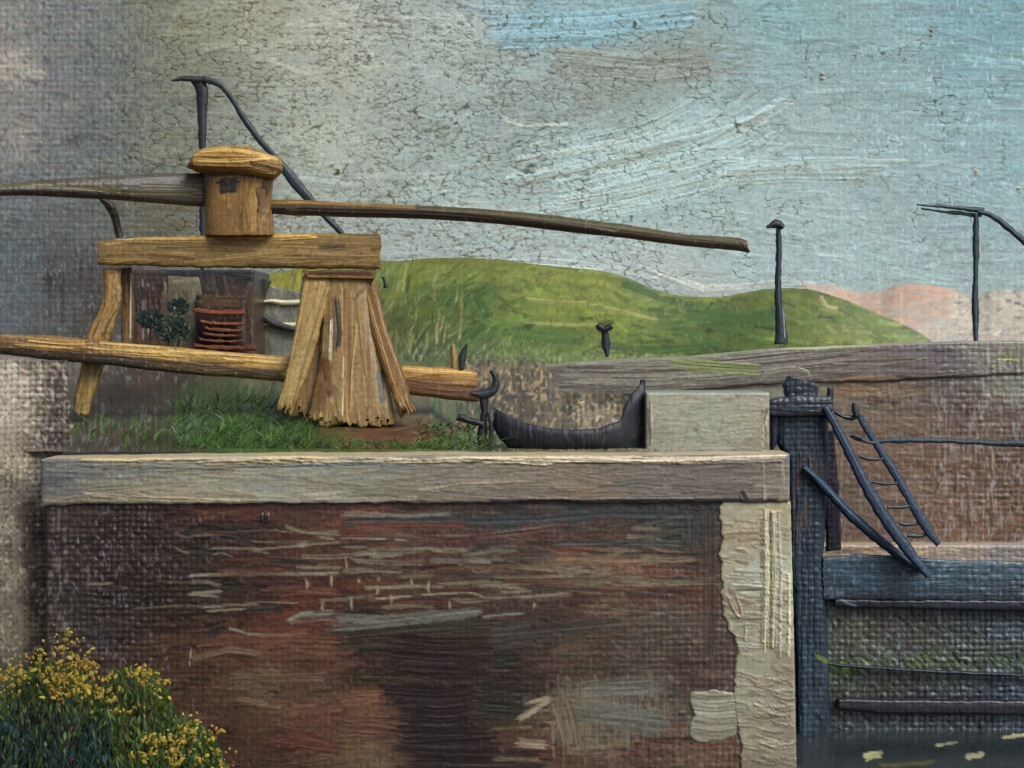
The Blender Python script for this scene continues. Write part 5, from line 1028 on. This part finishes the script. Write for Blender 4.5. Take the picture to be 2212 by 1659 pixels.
# ------------------------------------------------------------------ gorse bushes, lower left
def bush(label, cx, topy, w_, Y, n, seed, outline, flowers):
    rnd = np.random.RandomState(seed)
    t = thing('gorse_bush', label, 'bush', cx, 1880, Y, 'flowering gorse bushes')
    # foliage: many small blades through the crown's volume
    V = []; F = []; C = []; k = 0
    cols = [(44, 64, 38), (60, 84, 34), (80, 100, 40), (32, 56, 50), (28, 52, 56), (70, 90, 44), (38, 66, 50), (52, 60, 30)]
    for i in range(n):
        px = rnd.uniform(outline[0][0], outline[-1][0]); tp = np.interp(px, [o_[0] for o_ in outline], [o_[1] for o_ in outline])
        py = tp + (1700 - tp) * rnd.rand() ** .9 + rnd.uniform(-8, 4)
        dep = Y + rnd.uniform(-.5, .5) * min(1, .3 + (py - tp) / 120)
        s = Y / FPX
        L = rnd.uniform(10, 26) * s; wv_ = rnd.uniform(3, 7) * s; a = rnd.normal(0, .35)
        c0 = np.array(P(px, py, dep)); up = np.array([math.sin(a), rnd.uniform(-.3, .3), math.cos(a)]); sd_ = np.array([math.cos(a), rnd.uniform(-.5, .5), -math.sin(a)])
        q = [c0 - up * L / 2, c0 + sd_ * wv_ / 2 - up * L * .1, c0 + up * L / 2, c0 - sd_ * wv_ / 2 + up * L * .1]
        zone = vn(np.array([px / 60.]), np.array([py / 70.]), seed)[0]
        low = np.clip((py - 1500) / 120, 0, 1) * (px < 240)
        c = lin(cols[3 + rnd.randint(2)] if rnd.rand() < low * .8 else cols[[0, 1, 2, 5, 7][rnd.randint(5)]]) * (.8 + .5 * zone)
        V += q; C += [c] * 4; F.append([k, k + 1, k + 2, k + 3]); k += 4
    mesh_obj('foliage', np.array(V), np.array(F), np.array(C), M_leaf, t, smooth=False)
    for j in range(5):
        x = cx + rnd.uniform(-.3, .3) * w_
        S = bar([(cx + (x - cx) * .3, 1880), ((x + cx) / 2, 1760), (x, max(topy + 80, 1520))], [16, 11, 4], Y + rnd.uniform(-.1, .1), .07); S.fill((70, 54, 38), .15); build(S, 'stem', M_wood, t)
    # blossom: dabs of yellow petals
    V = []; F = []; C = []; k = 0
    for (fx, fy, fr, m) in flowers:
        for i in range(int(m * 1.1)):
            px = fx + rnd.normal(0, fr * 1.0); py = fy + rnd.normal(0, fr * .8); dep = Y - .45 + rnd.uniform(-.12, .12); s = Y / FPX
            r = rnd.uniform(1.4, 4.2) * s; c0 = np.array(P(px, py, dep)); a = rnd.uniform(0, 6.28); el = rnd.uniform(.9, 2.2)
            u_ = np.array([math.cos(a), rnd.uniform(-.3, .3), math.sin(a)]); v_ = np.array([-math.sin(a), rnd.uniform(-.3, .3), math.cos(a)])
            pts = [c0 + u_ * r * math.cos(h_) * el * rnd.uniform(.7, 1.2) + v_ * r * math.sin(h_) * rnd.uniform(.7, 1.2) for h_ in np.linspace(0, 2 * math.pi, 7)[:6]]
            V += [c0 + np.array([0, -.012, 0])] + pts
            c = lin([(150, 130, 40), (134, 114, 40), (168, 146, 48), (128, 100, 38)][rnd.randint(4)])
            C += [c] * 7
            for h_ in range(6): F.append([k, k + 1 + h_, k + 1 + (h_ + 1) % 6])
            k += 7
    mesh_obj('blossom', np.array(V), np.array(F), np.array(C), M_leaf, t)
bush('largest gorse bush with yellow blossom at the left picture edge', 100, 1390, 240, 17.4, 5200, 3, [(-160, 1560), (-60, 1520), (0, 1495), (40, 1462), (80, 1440), (130, 1440), (170, 1445), (200, 1470), (235, 1520), (260, 1640)],
     [(35, 1450, 20, 34), (12, 1480, 16, 26), (85, 1420, 14, 20), (130, 1395, 20, 26), (150, 1375, 12, 12), (112, 1460, 18, 40), (135, 1475, 22, 56), (165, 1440, 20, 50), (180, 1475, 16, 26), (150, 1500, 18, 26), (205, 1450, 16, 20), (192, 1430, 8, 8), (130, 1505, 12, 12)])
bush('middle gorse bush, its blossom in loose tufts before the brick wall', 290, 1440, 170, 17.6, 3600, 4, [(170, 1600), (215, 1500), (240, 1448), (290, 1445), (330, 1448), (360, 1490), (380, 1540), (420, 1580), (440, 1680)],
     [(225, 1505, 16, 40), (212, 1492, 8, 10), (238, 1470, 10, 12), (290, 1455, 14, 22), (322, 1468, 14, 26), (302, 1448, 8, 10), (358, 1476, 6, 5), (340, 1500, 8, 8), (302, 1530, 10, 6), (270, 1532, 8, 5)])
bush('lowest gorse bush trailing right along the foot of the picture', 400, 1560, 200, 17.2, 3400, 5, [(260, 1660), (300, 1590), (350, 1560), (400, 1560), (440, 1575), (465, 1600), (480, 1640), (510, 1700)],
     [(410, 1570, 18, 26), (375, 1605, 20, 34), (320, 1600, 16, 16), (405, 1595, 12, 16), (340, 1595, 14, 14), (460, 1590, 10, 12), (372, 1640, 14, 16), (432, 1640, 6, 8), (480, 1640, 16, 22), (385, 1625, 14, 16), (320, 1630, 14, 12), (440, 1660, 12, 10)])
# three dark shrubs by the shed door
for i, (x, y, r, lab) in enumerate([(324, 688, 24, 'small dark green shrub on the left by the grey shed door'), (385, 662, 20, 'highest dark green shrub, against the grey shed door'), (372, 712, 34, 'broad dark green shrub low in front of the grey shed door')]):
    rnd = np.random.RandomState(i + 50); V = []; F = []; C = []; k = 0; Y = 29.9 - .1 * i
    for _ in range(420):
        a = rnd.uniform(0, 6.28); rr = r * math.sqrt(rnd.rand()); px = x + math.cos(a) * rr * 1.1; py = y + math.sin(a) * rr * .8
        s = Y / FPX; c0 = np.array(P(px, py, Y + rnd.uniform(-.15, .15))); b = rnd.uniform(0, 3.14); L = rnd.uniform(3, 8) * s
        u_ = np.array([math.cos(b), rnd.uniform(-.4, .4), math.sin(b)]) * L; v_ = np.array([-math.sin(b), rnd.uniform(-.4, .4), math.cos(b)]) * L * .4
        V += [c0 - u_, c0 + v_, c0 + u_, c0 - v_]; C += [lin([(34, 50, 44), (42, 58, 46), (28, 44, 42), (54, 66, 48)][rnd.randint(4)])] * 4; F.append([k, k + 1, k + 2, k + 3]); k += 4
    t = thing('shrub', lab, 'shrub', x, 752, Y, 'dark shrubs by the shed')
    mesh_obj('foliage', np.array(V), np.array(F), np.array(C), M_leaf, t, smooth=False)
    S = bar([(x, 760), (x + 2, y)], [6, 3], Y + .05, .04); S.fill((60, 50, 40), .1); build(S, 'stem', M_wood, t)
